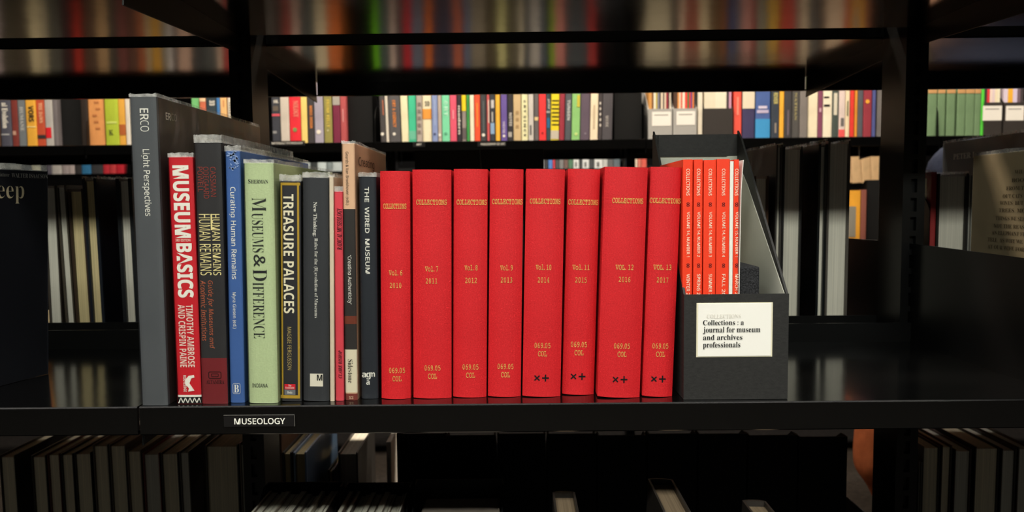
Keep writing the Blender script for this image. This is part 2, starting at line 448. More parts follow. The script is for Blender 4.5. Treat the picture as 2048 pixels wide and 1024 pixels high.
# --- 1 tall grey spine
b = near_book('tall dark grey spine with white lettering, leftmost of the museology row', (257, 313, 192), (285, 335, 811), 0.292, cov('slate_cover', (88, 90, 93)), hfix=1, jacket=True, rimh=0.0024, t=0.003, rec=0.003, pages=PAGESG)
btext(b, 'ER', 's', WHITE, (280, 217, 297, 240), bold=0.012)
btext(b, 'CO', 's', WHITE, (281, 241, 298, 263), bold=-0.008)
btext(b, 'Light Perspectives', 's', WHITE, (284, 299, 302, 432), bold=0.006)
bm = bmesh.new(); bx(bm, b.w / 2, b.w / 2 + 0.0002, b.b + .004, b.D - .001, 0.0005, b.h - .0005)
mesh_obj('front_cover_print', bm, cov('cover_brown', (66, 58, 55), 0.35), b.root)
def face_pt(bk, X, u, v):
    d = (bk.Mi.to_3x3() @ ray(u, v)); o = bk.Mi @ CAM
    return o + d * ((X - o.x) / d.x)
def side_text(bk, s, sty, m, box_, face='right', name='cover_lettering', **kw):
    u0, v0, u1, v1 = box_
    X = bk.w / 2 + .0003 if face == 'right' else -bk.w / 2 - .0003
    pa = face_pt(bk, X, u0, (v0 + v1) / 2); pb = face_pt(bk, X, u1, (v0 + v1) / 2)
    um = (u0 + u1) / 2
    cap = abs(face_pt(bk, X, um, v0).z - face_pt(bk, X, um, v1).z)
    return text(bk.root, s, sty, m, (pa.y + pb.y) / 2, (pa.z + pb.z) / 2, abs(pb.y - pa.y), cap, 'h', face, X, name=name, **kw)
side_text(b, 'ER', 's', WHITE, (331, 226, 341, 240), bold=0.012); side_text(b, 'CO', 's', mat('ink_grey', (150, 146, 140), .6), (342, 228, 353, 242))
side_text(b, 'Light Perspectives', 's', INK((110, 84, 64)), (440, 257, 487, 272))
# --- 2 red paperback
b = near_book('bright red paperback spine with big white lettering MUSEUM BASICS', (335, 386, 313), (356, 403, 808), 0.155, cov('red_cover', (205, 38, 48)), jacket=True, rimh=0.0034)
btext(b, 'MUSEUM', 'sb', WHITE, (347, 331, 380, 476), bold=0.02)
btext(b, '3RD EDITION', 'sb', INK((240, 205, 190)), (351, 478, 381, 483), orient='h', name='edition_lettering')
btext(b, 'BASICS', 'sb', WHITE, (354, 486, 386, 596), bold=0.02)
btext(b, 'TIMOTHY AMBROSE', 'sb', INK((240, 214, 200)), (374, 608, 388, 736), name='author_lettering')
btext(b, 'AND CRISPIN PAINE', 'sb', INK((240, 214, 200)), (358, 608, 372, 736), name='author_lettering')
btext(b, 'ROUTLEDGE', 'sb', WHITE, (367, 750, 373, 784), name='publisher_lettering')
x0, z0 = loc(b, 383, 783); x1, z1 = loc(b, 377, 750)
bm = bmesh.new()
for pts in ([(-.1, 0), (.5, .05), (.35, .2), (.05, .5), (.25, .8), (.55, .85), (.5, 1.0), (.0, .95), (-.35, .7), (-.35, .45), (.0, .2)], ):
    prism_y(bm, [((x0 + x1) / 2 + q[0] * .0105 - .001, z0 + q[1] * (z1 - z0)) for q in pts], -.0004, -.0001)
mesh_obj('publisher_mark', bm, WHITE, b.root)
bpatch(b, (357, 790, 402, 794), WHITE, 'foot_band', full=True)
bpatch(b, (357, 794, 402, 807), INK((30, 30, 30)), 'foot_band', full=True)
bm = bmesh.new(); x0, z0 = loc(b, 357, 806); x1, z1 = loc(b, 402, 795); k = 5; wv = (x1 - x0) / k
for i in range(-1, k + 1):
    for j in range(2):
        a = x0 + wv * (i + .5 * j); c = [(a, z0), (a + .0009, z0), (a + wv * .5 + .0009, z1), (a + wv * .5, z1)]
        d = [(a + wv * .5, z0), (a + wv * .5 + .0009, z0), (a + .0009, z1), (a, z1)]
        for q in ((c, d)[j],):
            q = [(min(max(px, x0), x1), pz) for px, pz in q]
            if max(px for px, _ in q) - min(px for px, _ in q) > 0.002: prism_y(bm, q, -.0005, -.0003)
mesh_obj('foot_chevrons', bm, WHITE, b.root)
# --- 3 black and brown-red book
b = near_book('black spine with tall yellow lettering HUMAN REMAINS and dark red foot', (388, 442, 284), (404, 456, 808), 0.235, cov('black_cover', (54, 52, 53)), jacket=True, rimh=0.0069, t=.0025, rec=.003)
bpatch(b, (404, 716, 456, 807.5), cov('oxblood', (124, 42, 46)), 'foot_band', full=True)
RB = INK((150, 66, 58))
for s, u0, v1 in (('POWELL', 395, 384), ('ODEGAARD', 407, 397), ('CASSMAN', 421, 393)): btext(b, s, 's', RB, (u0, 334, u0 + 11, v1), name='author_lettering')
YL = INK((240, 224, 160))
btext(b, 'HUMAN REMAINS', 's', YL, (399, 428, 422, 551)); bpatch(b, (421, 428, 425, 460), YL, 'title_bar')
btext(b, 'HUMAN REMAINS', 's', YL, (425, 428, 441, 551), bold=0.004)
OR = INK((190, 100, 70))
btext(b, 'Guide for Museums and', 'si', OR, (415, 560, 428, 698), name='subtitle_lettering'); btext(b, 'Academic Institutions', 'si', OR, (402, 560, 414, 683), name='subtitle_lettering')
btext(b, 'ALTAMIRA', 'rb', INK((40, 22, 22)), (412, 760, 449, 768), orient='h', name='publisher_lettering')
bm = bmesh.new(); xc, zc = loc(b, 430, 750); R = []
def ring(bm, xc, zc, w, h, r, t, y0=-.0005, y1=-.0002, n=5):
    def rr(w, h, r):
        o = []
        for cx, cz, a0 in ((w - r, h - r, 0), (-w + r, h - r, 90), (-w + r, -h + r, 180), (w - r, -h + r, 270)):
            for i in range(n + 1):
                a = math.radians(a0 + 90 * i / n); o.append((xc + cx + r * math.cos(a), zc + cz + r * math.sin(a)))
        return o
    A = rr(w, h, r); B = rr(w - t, h - t, max(r - t, .0002))
    va = [bm.verts.new((x, y0, z)) for x, z in A]; vb = [bm.verts.new((x, y0, z)) for x, z in B]
    for i in range(len(A)): bm.faces.new((va[i], va[(i + 1) % len(A)], vb[(i + 1) % len(A)], vb[i]))
ring(bm, xc, zc, .0064, .0036, .0018, .0006); ring(bm, xc, zc, .0036, .0016, .0008, .0005)
mesh_obj('publisher_mark', bm, INK((40, 22, 22)), b.root)
# --- 4 blue
b = near_book('slim blue spine titled Curating Human Remains with pale floral top', (450, 480, 301), (460, 490, 806), 0.24, cov('blue_cover', (70, 104, 165)), jacket=True, rimh=0.0044, t=.0025, rec=.003)
btext(b, 'Curating Human Remains', 's', WHITE, (459, 374, 473, 559), bold=0.01)
btext(b, 'Myra Giesen (ed.)', 's', WHITE, (464, 584, 473, 658), name='author_lettering', bold=0.004)
btext(b, 'B', 'rb', WHITE, (468, 769, 478, 785), orient='h', name='publisher_lettering')
bm = bmesh.new(); xc, zc = loc(b, 473.5, 777); ring(bm, xc, zc, .0038, .0052, .0016, .0003); mesh_obj('publisher_mark', bm, WHITE, b.root)
bm = bmesh.new(); xc, zc = loc(b, 466, 320)
for i in range(34):
    a = rnd.uniform(0, 6.28); rr_ = rnd.uniform(0, 1) ** .6; cx = xc + math.cos(a) * rr_ * .0062; cz = zc + math.sin(a) * rr_ * .009 ; L_ = rnd.uniform(.0012, .0026); th = rnd.uniform(0, 6.28)
    prism_y(bm, [(cx + L_ * math.cos(th + q) * k, cz + L_ * math.sin(th + q) * k) for q, k in ((0, 1), (.7, .45), (2.2, .5), (3.1, .8), (4.2, .45), (5.5, .4))], -.0004, -.0002)
mesh_obj('floral_print', bm, INK((150, 172, 214)), b.root)
# --- 5 pale green
b = near_book('pale green cloth spine lettered Museums & Difference', (487, 546, 325), (497, 556, 807), 0.235, weave_mat('green_cloth', (190, 204, 158), 900, .07), jacket=True, rimh=0.0034, t=.0025, rec=.003, b=.002, p=4)
DK = INK((48, 50, 48))
btext(b, 'S', 'rb', DK, (496, 358, 501, 367), orient='h', name='author_lettering'); btext(b, 'HERMAN', 'rb', DK, (502, 359.5, 536, 367), orient='h', name='author_lettering')
btext(b, 'M', 'rb', DK, (504, 395, 532, 423), bold=-.012); btext(b, 'USEUMS', 'rb', DK, (504, 426, 527, 505), bold=-.012)
btext(b, '&', 'bi', DK, (507, 509, 531, 534)); btext(b, 'D', 'rb', DK, (506, 538, 534, 562), bold=-.012); btext(b, 'IFFERENCE', 'rb', DK, (506, 564, 529, 678), bold=-.012)
btext(b, 'INDIANA', 's', DK, (504, 767, 536, 775), orient='h', name='publisher_lettering', bold=.008)
# --- 6 Treasure palaces
b = near_book('black spine with gold border reading TREASURE PALACES', (560, 601, 361), (562, 604, 803), 0.155, cov('black_cover2', (50, 49, 52)), jacket=True, rimh=0.0059)
GB = INK((186, 150, 52))
for q in ((560.5, 365, 567, 796), (594, 365, 600, 796), (561, 365, 600, 371), (561, 790, 600, 797)): bpatch(b, q, GB, 'gold_border')
btext(b, 'TREASURE PALACES', 'sb', INK((240, 230, 200)), (567, 388, 588, 628))
btext(b, 'MAGGIE FERGUSSON', 's', INK((196, 172, 110)), (575, 653, 583, 741), name='author_lettering')
bpatch(b, (569, 768, 591, 779), INK((215, 40, 55)), 'publisher_label'); bpatch(b, (569, 779, 591, 790), INK((120, 122, 126)), 'publisher_label')
btext(b, 'The\nEconomist', 'rb', WHITE, (571, 769, 589, 777), orient='h', surf=-.0003, name='publisher_lettering', align='CENTER'); btext(b, 'Books', 'rb', WHITE, (575, 782, 585, 787), orient='h', surf=-.0003, name='publisher_lettering')
# --- 7 New Thinking
b = near_book('dark grey jacketed spine with small white title New Thinking', (605, 658, 354), (605, 659, 803), 0.21, cov('charcoal_cover', (60, 61, 64)), jacket=True, rimh=0.0049, t=.002, b=.002, p=4)
btext(b, 'New Thinking:', 'rb', WHITE, (625, 404, 634, 473)); btext(b, 'Rules for the (R)evolution of Museums', 'rb', WHITE, (627, 476, 636, 637), bold=-.012)
bpatch(b, (620, 747, 646, 773), INK((232, 224, 206)), 'publisher_label'); btext(b, 'M', 'sb', BLKINK, (634, 749, 645, 761), orient='h', surf=-.0003, name='publisher_lettering')
# --- 8 slim cream
b = near_book('slim cream spine without lettering, between the dark and pink spines', (657, 668, 353), (660, 669, 803), 0.19, cov('cream_cover', (226, 208, 184)), jacket=True, rimh=0.0020, t=.0012)
# --- 9 pink
b = near_book('narrow pinkish red spine with black handwriting', (667.5, 685, 382), (670, 689, 802), 0.18, cov('coral_cover', (224, 76, 88)), jacket=True, rimh=0.0044, t=.0014)
btext(b, 'RADICAL MUSEOLOGY', 'bi', INK((46, 14, 22)), (674, 416, 684, 500), orient='u')
btext(b, 'CLAIRE BISHOP', 'bi', INK((46, 14, 22)), (677, 700, 684, 757), orient='u', name='author_lettering')
# --- 10 Creating Authenticity
b = near_book('tall peach-topped spine, black below, titled Creating Authenticity', (684, 709, 286), (690, 716, 801), 0.175, cov('peach_cover', (228, 186, 152)), jacket=True, rimh=0.0020)
bpatch(b, (687, 418, 713, 699), cov('black_print', (56, 52, 50)), 'black_band', full=True)
bpatch(b, (690, 632, 716, 648), INK((120, 60, 44)), 'rust_streak', eps=.0003, full=True)
bpatch(b, (690, 699, 716, 785), INK((226, 216, 190)), 'cream_band', full=True); bpatch(b, (690, 787, 716, 800.5), INK((126, 60, 52)), 'brown_foot', full=True)
btext(b, 'Geurds & Van Broekhoven (eds.)', 's', INK((60, 48, 42)), (690, 304, 698, 410), name='author_lettering')
btext(b, '\u2018Creating Authenticity\u2019', 's', WHITE, (694, 510, 704, 609), surf=-.0002, bold=.005)
btext(b, 'Sidestone', 'rb', INK((60, 54, 48)), (696, 718, 706, 766), surf=-.0003, name='publisher_lettering', bold=-.012); btext(b, '12', 'rb', INK((220, 190, 160)), (698, 792, 707, 798), orient='h', surf=-.0003, name='number_lettering')
side_text(b, 'Creating', 's', INK((84, 60, 48)), (717, 318, 748, 340))
# --- 11 Wired Museum
b = near_book('black spine with widely spaced white lettering THE WIRED MUSEUM', (717, 752, 352), (722, 757, 798), 0.205, cov('black_cover3', (46, 49, 55)), jacket=True, rimh=0.0034, b=.0015, p=5)
btext(b, 'THE  WIRED  MUSEUM', 's', WHITE, (730, 374, 739, 548), bold=.018)
x, z = loc(b, 735, 756)
for s, du, dv, w_, h_ in (('a', -7, -6, 9, 10), ('g', 2, -4, 9, 14), ('m', 9, -7, 12, 9), ('a', 1, 9, 7, 9)):
    btext(b, s, 'sb', WHITE, (735 + du - w_ / 2, 756 + dv - h_ / 2, 735 + du + w_ / 2, 756 + dv + h_ / 2), orient='h', name='publisher_lettering')

# --- the red bound volumes
RED = weave_mat('red_buckram', (196, 17, 26), 1400, .17)
VOL = [  # top, bottom, number, year, wordmark box, vol y, year y, class y, cross y, caps
    ((757, 820, 342), (762, 820, 799), '6', '2010', (766, 812, 413), (791, 546, 27), 571, (794, 741), None, 'Vol.'),
    ((822, 903, 339), (826, 902, 798), '7', '2011', (832, 893, 405), (863, 538, 26), 562, (865, 736), None, 'Vol.'),
    ((906, 976, 338), (905, 973, 796), '8', '2012', (913, 973, 405), (942, 536, 26), 561, (941, 734), None, 'Vol.'),
    ((979, 1048, 338), (975, 1042, 795), '9', '2013', (984, 1045, 404), (1013, 536, 25), 560, (1011, 733), None, 'Vol.'),
    ((1051, 1132, 338), (1045, 1121, 795), '10', '2014', (1060, 1121, 403), (1087, 535, 31), 560, (1085, 691), (1083, 756), 'Vol.'),
    ((1135, 1203, 338), (1125, 1188, 791), '11', '2015', (1137, 1197, 405), (1162, 535, 34), 560, (1158, 689), (1156, 753), 'Vol.'),
    ((1209, 1299, 334), (1196, 1280, 797), '12', '2016', (1225, 1287, 402), (1249, 535, 36), 559, (1244, 692), (1240, 759), 'VOL.'),
    ((1301, 1367, 334), (1286, 1345, 795), '13', '2017', (1301, 1363, 402), (1325, 535, 36), 560, (1321, 692), (1317, 758), 'VOL.'),
]
for top, bot, num, yr, wm, vl, yy_, cl, cr, vt in VOL:
    b = near_book('red cloth-bound volume stamped in gold Vol. %s, %s' % (num, yr), top, bot, 0.165, RED, name='bound_volume', group='red bound volumes', t=.003, rec=.003, b=.0042, p=2.4)
    btext(b, 'COLLECTIONS', 'm', GOLD, (wm[0], wm[2] - 6, wm[1], wm[2] + 5), orient='h', bold=.012)
    btext(b, '%s %s' % (vt, num), 'm', GOLD, (vl[0] - vl[2] / 2, vl[1] - 6, vl[0] + vl[2] / 2, vl[1] + 5), orient='h', bold=.01, name='volume_lettering')
    btext(b, yr, 'm', GOLD, (vl[0] - 11.5, yy_ - 5.5, vl[0] + 11.5, yy_ + 5.5), orient='h', bold=.004, name='year_lettering')
    btext(b, '069.05', 'm', GOLD, (cl[0] - 16, cl[1] - 5.5, cl[0] + 16, cl[1] + 5.5), orient='h', bold=.004, name='class_lettering')
    btext(b, 'COL', 'm', GOLD, (cl[0] - 9, cl[1] + 11, cl[0] + 9, cl[1] + 22), orient='h', bold=.004, name='class_lettering')
    if cr:
        btext(b, '\u00d7', 's', BLKINK, (cr[0] - 15, cr[1] - 6, cr[0] - 3, cr[1] + 6), orient='h', bold=.01, name='inked_cross')
        btext(b, '+', 's', BLKINK, (cr[0] + 1, cr[1] - 7, cr[0] + 15, cr[1] + 7), orient='h', bold=.01, name='inked_plus')

# ------------------------------------------------------------------ black magazine file box with journals
def panel(bm, p, q, z0a, z1a, z0b, z1b, t):  # vertical panel between plan points p and q
    d = Vector((q[0] - p[0], q[1] - p[1])); n = Vector((-d.y, d.x)).normalized() * t
    P = [(p[0], p[1], z0a), (q[0], q[1], z0b), (q[0], q[1], z1b), (p[0], p[1], z1a)]
    a = [bm.verts.new(k) for k in P]; b_ = [bm.verts.new((k[0] + n.x, k[1] + n.y, k[2])) for k in P]
    fs = [bm.faces.new(a[::-1]), bm.faces.new(b_)]
    for i in range(4): fs.append(bm.faces.new((a[i], a[(i + 1) % 4], b_[(i + 1) % 4], b_[i])))
    bmesh.ops.recalc_face_normals(bm, faces=fs)
BOXM = mat('black_card', (38, 37, 36), 0.6, 0.35, bump=((500, 500, 500), 0.25, 0.0006), noise=((180, 20, 420), 0.2))
LINER = mat('grey_white_lining', (196, 196, 182), 0.8, 0.15, noise=((12, 12, 12), 0.06))
fb = PZ(1470, 799, ZS); FY = fb.y
fl, fr_ = PY(1367, 798, FY), PY(1575, 798, FY)
ft = PY(1470, 589, FY)
YBX = PX(1477, 262, fr_.x).y
zb_top = PX(1477, 262, fr_.x).z
root = empty('magazine_file_box', ((fl.x + fr_.x) / 2, FY, ZS + .0003), (0, 0, 0), 'black magazine file box with a white paper label, right of the red volumes', 'box')
W2 = (fr_.x - fl.x) / 2; DB = YBX - FY; hf = ft.z - ZS; hb = zb_top - ZS
print('BOX', W2, DB, hf, hb)
T = .0022
bm = bmesh.new(); bx(bm, -W2, W2, 0, T, 0, hf); mesh_obj('front_panel', bm, BOXM, root)
bm = bmesh.new(); bx(bm, -W2 + T, W2 - T, T, DB - T, 0, T); mesh_obj('bottom_panel', bm, BOXM, root)
bm = bmesh.new(); bx(bm, -W2, W2, DB - T, DB, 0, hb - .004); mesh_obj('back_panel', bm, BOXM, root)
bm = bmesh.new(); bx(bm, -W2 + T, W2 - T, DB - T - .0008, DB - T, T, hb - .03); mesh_obj('back_lining', bm, LINER, root)
bm = bmesh.new(); bx(bm, -W2 + T + .004, W2 - T - .012, DB - T - .0025, DB - T - .0008, hb - .030, hb - .0045); mesh_obj('folded_top_band', bm, BOXM, root)
for s in (-1, 1):
    bm = bmesh.new()
    xa, xb = (W2 - T, W2) if s > 0 else (-W2, -W2 + T)
    prism_x(bm, [(T, 0), (DB - T, 0), (DB - T, hb), (DB - .018, hb - .012), (T, hf)], xa, xb); o = mesh_obj('side_panel', bm, BOXM, root)
    bm = bmesh.new(); xi = (W2 - T - .0006, W2 - T) if s > 0 else (-W2 + T, -W2 + T + .0006)
    k = .010
    prism_x(bm, [(T, T), (DB - T - .002, T), (DB - T - .002, hb - .035), (DB - .045, hb - .065), (T, hf - .004)], *xi); mesh_obj('side_lining', bm, LINER, root)
def fx(u, v): p = PY(u, v, FY); return p.x - root.location.x, p.z - root.location.z
a = fx(1393, 606); c = fx(1544, 713)
lab = box('paper_label', a[0], c[0], -.0004, 0, c[1], a[1], mat('yellowed_paper', (222, 214, 188), .8, .1), root)
a = fx(1396, 607); c = fx(1541, 711)
box('top_label', a[0], c[0], -.0008, -.0004, c[1], a[1], LABELW, lab)
for s, u1, v in (('Collections : a', 1487, 645), ('journal for museum', 1520, 659), ('and archives', 1484, 674.5), ('professionals', 1480, 689)):
    p0 = fx(1405.5, v); p1 = fx(u1, v); desc_ = any(k in s for k in 'jpqgy')
    hgt = (14.5 if desc_ else 10.5) * FY / F; dz = (-1.8 * FY / F) if desc_ else 0
    text(root, s, 'rb', BLKINK, (p0[0] + p1[0]) / 2, p0[1] + dz, p1[0] - p0[0], hgt, 'h', surf=-.001, name='label_lettering')
p0 = fx(1447, 632); text(root, 'COLLECTIONS', 'rb', INK((214, 208, 198)), p0[0], p0[1], 68 * FY / F, 8 * FY / F, 'h', surf=-.001, name='faded_lettering', bold=-.01)
# foam block in the box
fm = mat('black_foam', (40, 40, 42), 0.9, 0.2, noise=((900, 900, 900), 0.8), bump=((700, 700, 700), 0.8, 0.001))
# journals
ORANGE = cov('vermilion_cover', (232, 62, 34), .4, .4, .03)
JY = FY + .008
JN = [(1366, 1386, 319, '14', '1', 'WINTER 2018', 'leftmost'), (1388, 1406, 319, '14', '2', 'SPRING 2018', 'second'), (1408, 1433, 320, '14', '3', 'SUMMER 2018', 'third'), (1434, 1460, 318, '14', '4', 'FALL 2018', 'fourth'), (1468, 1478.5, 319, '15', '1', 'MARCH 2019', 'rightmost')]
for u0, u1, v, vo, nu, se, pos in JN:
    pa = PY((u0 + u1) / 2, 588, JY); tp = PY((u0 + u1) / 2, v, JY)
    zb = ZS + .0028; h = tp.z - zb; w = (u1 - u0) * JY / F - .0004
    r = empty('journal', (tp.x, JY, zb), (0, 0, 0), 'orange-red journal Volume %s Number %s, %s of the five in the file box' % (vo, nu, pos), 'journal', 'orange journals in the file box')
    b = make_book(r, w, h, 0.15, ORANGE, pages=PAGESG, t=.0005, b=.0004, p=8)
    b.Y = JY; b.M = Matrix.Translation(r.location); b.Mi = b.M.inverted()
    uc = (u0 + u1) / 2; cw = 3.3
    btext(b, 'COLLECTIONS', 's', INK((246, 226, 200)), (uc - cw, 338, uc + cw, 391), name='title_lettering', bold=.004)
    btext(b, '\u221e', 's', INK((60, 20, 30)), (uc - 3, 405, uc + 3, 413), name='ornament')
    btext(b, 'VOLUME %s, NUMBER %s' % (vo, nu), 's', INK((246, 226, 200)), (uc - cw, 424, uc + cw, 514), name='volume_lettering', bold=.004)
    btext(b, '\u221e', 's', INK((60, 20, 30)), (uc - 3, 527, uc + 3, 535), name='ornament')
    btext(b, se, 's', INK((246, 226, 200)), (uc - cw, 548, uc + cw, 606), name='season_lettering', bold=.004)
# pale pamphlet and curled sheet
pa = PY(1464, 322, JY); r = empty('pamphlet', (pa.x, JY, ZS + .0028), (0, 0, 0), 'thin white pamphlet between the last two orange journals', 'pamphlet')
make_book(r, 7 * JY / F, pa.z - ZS - .003, .15, mat('white_card', (226, 224, 214), .6), pages=PAGESG, t=.0006, b=.0004, p=8)
bm = bmesh.new()
p0 = PY(1480, 320, JY); xs = [0, .0006, .0012, .0022, .0032]; zs = [0, .15, .2, .22, (p0.z - ZS - .003)]
for k in range(4):
    va = [bm.verts.new((xs[k + q] + t_, y, zs[k + q])) for q in (0, 1) for y in (0, .14) for t_ in (0, .0005)]
    for f in ((0, 1, 5, 4), (2, 6, 7, 3), (0, 4, 6, 2), (1, 3, 7, 5)): bm.faces.new([va[i] for i in f])
tag(mesh_obj('loose_sheet', bm, LABELW), 'white curled sheet right of the last orange journal', 'paper').location = (p0.x, JY, ZS + .003)
p0 = PY(1480, 590, JY); p1 = PY(1518, 534, JY)
o = box('foam_block', p0.x + .001, min(p1.x + .002, root.location.x + W2 - .004), JY + .004, JY + .10, ZS + .0028, p1.z, fm, None, .0015); tag(o, 'black foam block wedged in the file box beside the journals', 'foam block')

# ------------------------------------------------------------------ MUSEOLOGY label on the shelf lip
def lip_label(u0, u1, v0, v1, Y, s, tb, label, sty='s', bold=.012, holder=True):
    p0 = PY(u0, v1, Y); p1 = PY(u1, v0, Y)
    r = empty('shelf_label', ((p0.x + p1.x) / 2, Y, p0.z), (0, 0, 0), label, 'label')
    w = p1.x - p0.x; h = p1.z - p0.z
    box('label_plate', -w / 2, w / 2, -.0012, 0, 0, h, mat('black_label', (22, 20, 20), .35, .5), r)
    bm = bmesh.new()
    for q in () if not holder else ((-w / 2, w / 2, h - .0003, h), (w / 2 - .0003, w / 2, 0, h)): bx(bm, q[0], q[1], -.0016, -.0012, q[2], q[3])
    if not holder: bm.free()
    else: mesh_obj('clear_holder', bm, mat('clear_plastic_edge', (120, 116, 110), .2, .5), r)
    q0 = PY(tb[0], tb[3], Y); q1 = PY(tb[2], tb[1], Y)
    text(r, s, sty, WHITE, (q0.x + q1.x) / 2 - r.location.x, (q0.z + q1.z) / 2 - p0.z, q1.x - q0.x, q1.z - q0.z, 'h', surf=-.0013, name='lettering', bold=bold)
lip_label(449, 590, 828.5, 853, YF, 'MUSEOLOGY', (470, 835, 571, 848), 'black label with white lettering MUSEOLOGY on the shelf edge')

# ------------------------------------------------------------------ things seen from their fore-edge on the rear shelves
ORD = ['first', 'second', 'third', 'fourth', 'fifth', 'sixth', 'seventh', 'eighth', 'ninth', 'tenth', 'eleventh', 'twelfth', 'thirteenth', 'fourteenth', 'fifteenth', 'sixteenth', 'seventeenth', 'eighteenth', 'nineteenth', 'twentieth',
       'twenty-first', 'twenty-second', 'twenty-third', 'twenty-fourth', 'twenty-fifth', 'twenty-sixth', 'twenty-seventh', 'twenty-eighth', 'twenty-ninth', 'thirtieth', 'thirty-first', 'thirty-second', 'thirty-third', 'thirty-fourth', 'thirty-fifth', 'thirty-sixth', 'thirty-seventh']
YN = YR0 + 0.022
def bind(bk, r):
    bk.M = Matrix.Translation(r.location) @ r.rotation_euler.to_matrix().to_4x4(); bk.Mi = bk.M.inverted(); return bk
def rear_book(label, u0, u1, vtop, zb, cover, D=0.2, pages=PAGES, t=0.0028, rec=0.004, Y=None, tilt=0.0, group=None, turned=True, jacket=False, rimh=0.004, b=.003, p=2.4):
    """a book on a rear shelf; turned: its fore-edge faces the viewer"""
    Y = Y or YN
    uc = (u0 + u1) / 2
    tp = PY(uc, vtop, Y); w = (u1 - u0) * Y / F - .0006
    h = (tp.z - zb - .0003)
    a = math.radians(tilt)
    xb = tp.x - h * math.tan(a)
    lift = abs(math.sin(a)) * w / 2
    r = empty('book', (xb, Y + (D if turned else 0), zb + .0003 + lift), (0, -a if turned else a, math.pi if turned else 0), label, 'book', group)
    r.rotation_mode = 'XYZ'
    if turned: r.rotation_euler = (0, -a, math.pi)
    bk = make_book(r, w, (h - lift) / math.cos(a), D, cover, pages=pages, b=b, p=p, t=t, rec=rec, jacket=jacket, rimh=rimh)
    bk.Y = Y
    return bind(bk, r)
DKC = lambda c: cov('dark_board', c, .38)
g = 'page blocks behind the bare left shelf'
rear_book('greyish book behind the dark face-out cover, its fore-edge showing, left of two brown ones', 84, 111, 371, ZS, DKC((60, 52, 46)), .17, PAGESG, group=g, t=.0018)
rear_book('book with grey-brown page block just right of the dark face-out cover', 111, 131, 370, ZS, DKC((70, 62, 52)), .16, PAGESG, group=g, tilt=-1.2, t=.0022)
rear_book('book with tan page block on the rear left shelf, before the dark-covered one', 134, 166, 378, ZS, DKC((58, 44, 34)), .17, PAGESY, group=g, tilt=-1.0, t=.003)
rear_book('dark-covered hardback with yellowish page block under clear film, rear left shelf', 158, 187, 357, ZS, DKC((26, 30, 38)), .22, PAGESY, group=g, tilt=-.8, t=.0042, jacket=True).root.location.x += .004
rear_book('dark hardback with grey page block, on the rear shelf beside the tall grey spine', 230, 263, 357, ZS, DKC((28, 30, 33)), .22, PAGESG, group=g, tilt=-.6, t=.0055, jacket=True)
# right of the file box
g = 'upright books behind the right end of the shelf'
rear_book('dark jacketed hardback leaning behind the file box, first of the grey page blocks', 1553, 1566, 289, ZS, DKC((66, 62, 58)), .24, PAGESG, group=g, t=.0024, jacket=True, rimh=.003, tilt=.25)
rear_book('short brown book behind the file box, in front of the dark jacketed hardback', 1508, 1538, 352, ZS, DKC((74, 50, 32)), .2, PAGESG, group=g, t=.003)
rear_book('thick hardback with grey page block, left one of two pale blocks', 1567, 1606, 293, ZS, DKC((34, 32, 31)), .23, PAGESG, group=g, t=.0026, jacket=True, tilt=.25)
rear_book('black glossy hardback between the two pale page blocks', 1638, 1656, 288, ZS, mat('gloss_black_cover', (24, 26, 27), .2, .5), .24, PAGESG, group=g, t=.0034, jacket=True, tilt=.25)
rear_book('thick hardback with grey page block, right one of two pale blocks', 1657, 1702, 282, ZS, DKC((82, 76, 70)), .22, PAGESG, group=g, t=.003, jacket=True, tilt=.2)
# right bay
g = 'books on the rear right shelf'
b = rear_book('cream book with red edge in the right bay, beside the slotted upright', 1863, 1874, 344, ZS, cov('red_edge_cover', (150, 40, 42)), .16, mat('red_edges', (150, 44, 44), .7), group=g, t=.001, rec=0, jacket=True)
bm = bmesh.new(); bx(bm, b.w / 2, b.w / 2 + .0004, .002, b.D - .012, .004, b.h - .009); mesh_obj('cream_cover_panel', bm, cov('cream_board', (196, 186, 160)), b.root)
rear_book('hardback with grey-green page block in the right bay under sparkling film', 1876, 1938, 347, ZS, DKC((36, 33, 30)), .18, PAGESG, group=g, t=.0036, jacket=True)
rear_book('thin grey book between the page block and the brown lettered cover', 1939, 1947, 350, ZS, DKC((150, 148, 142)), .16, PAGESG, group=g, t=.0012)
X = PY(1886, 300, 1.39).x
Dp = .255; w = .03; r = empty('book', (X + w / 2, 1.39 - Dp, ZS + .0003), (0, 0, 0), 'tall dark slate cover with a name in pale capitals, behind the brown lettered cover', 'book', g)
bp_ = make_book(r, w, PY(1886, 287, 1.39).z - ZS, Dp, cov('slate_cover2', (52, 56, 62), .4), t=.0025, rec=.003, jacket=True); bind(bp_, r)
side_text(bp_, 'PETER L', 'rb', INK((200, 196, 186)), (1907, 306, 1952, 317), 'left')
X = PY(1947, 320, 1.0).x; w = .034; Dp = .235
r = empty('book', (X + w / 2, 1.0 - Dp, ZS + .0003), (0, 0, 0), 'brown kraft cover filled with lines of lettering, right bay, nearest the viewer', 'book')
bq = make_book(r, w, PY(1947, 312, 1.0).z - ZS, Dp, cov('kraft_cover', (196, 178, 144), .5), t=.0025, rec=.003, jacket=True); bind(bq, r)
KT = INK((98, 84, 62))
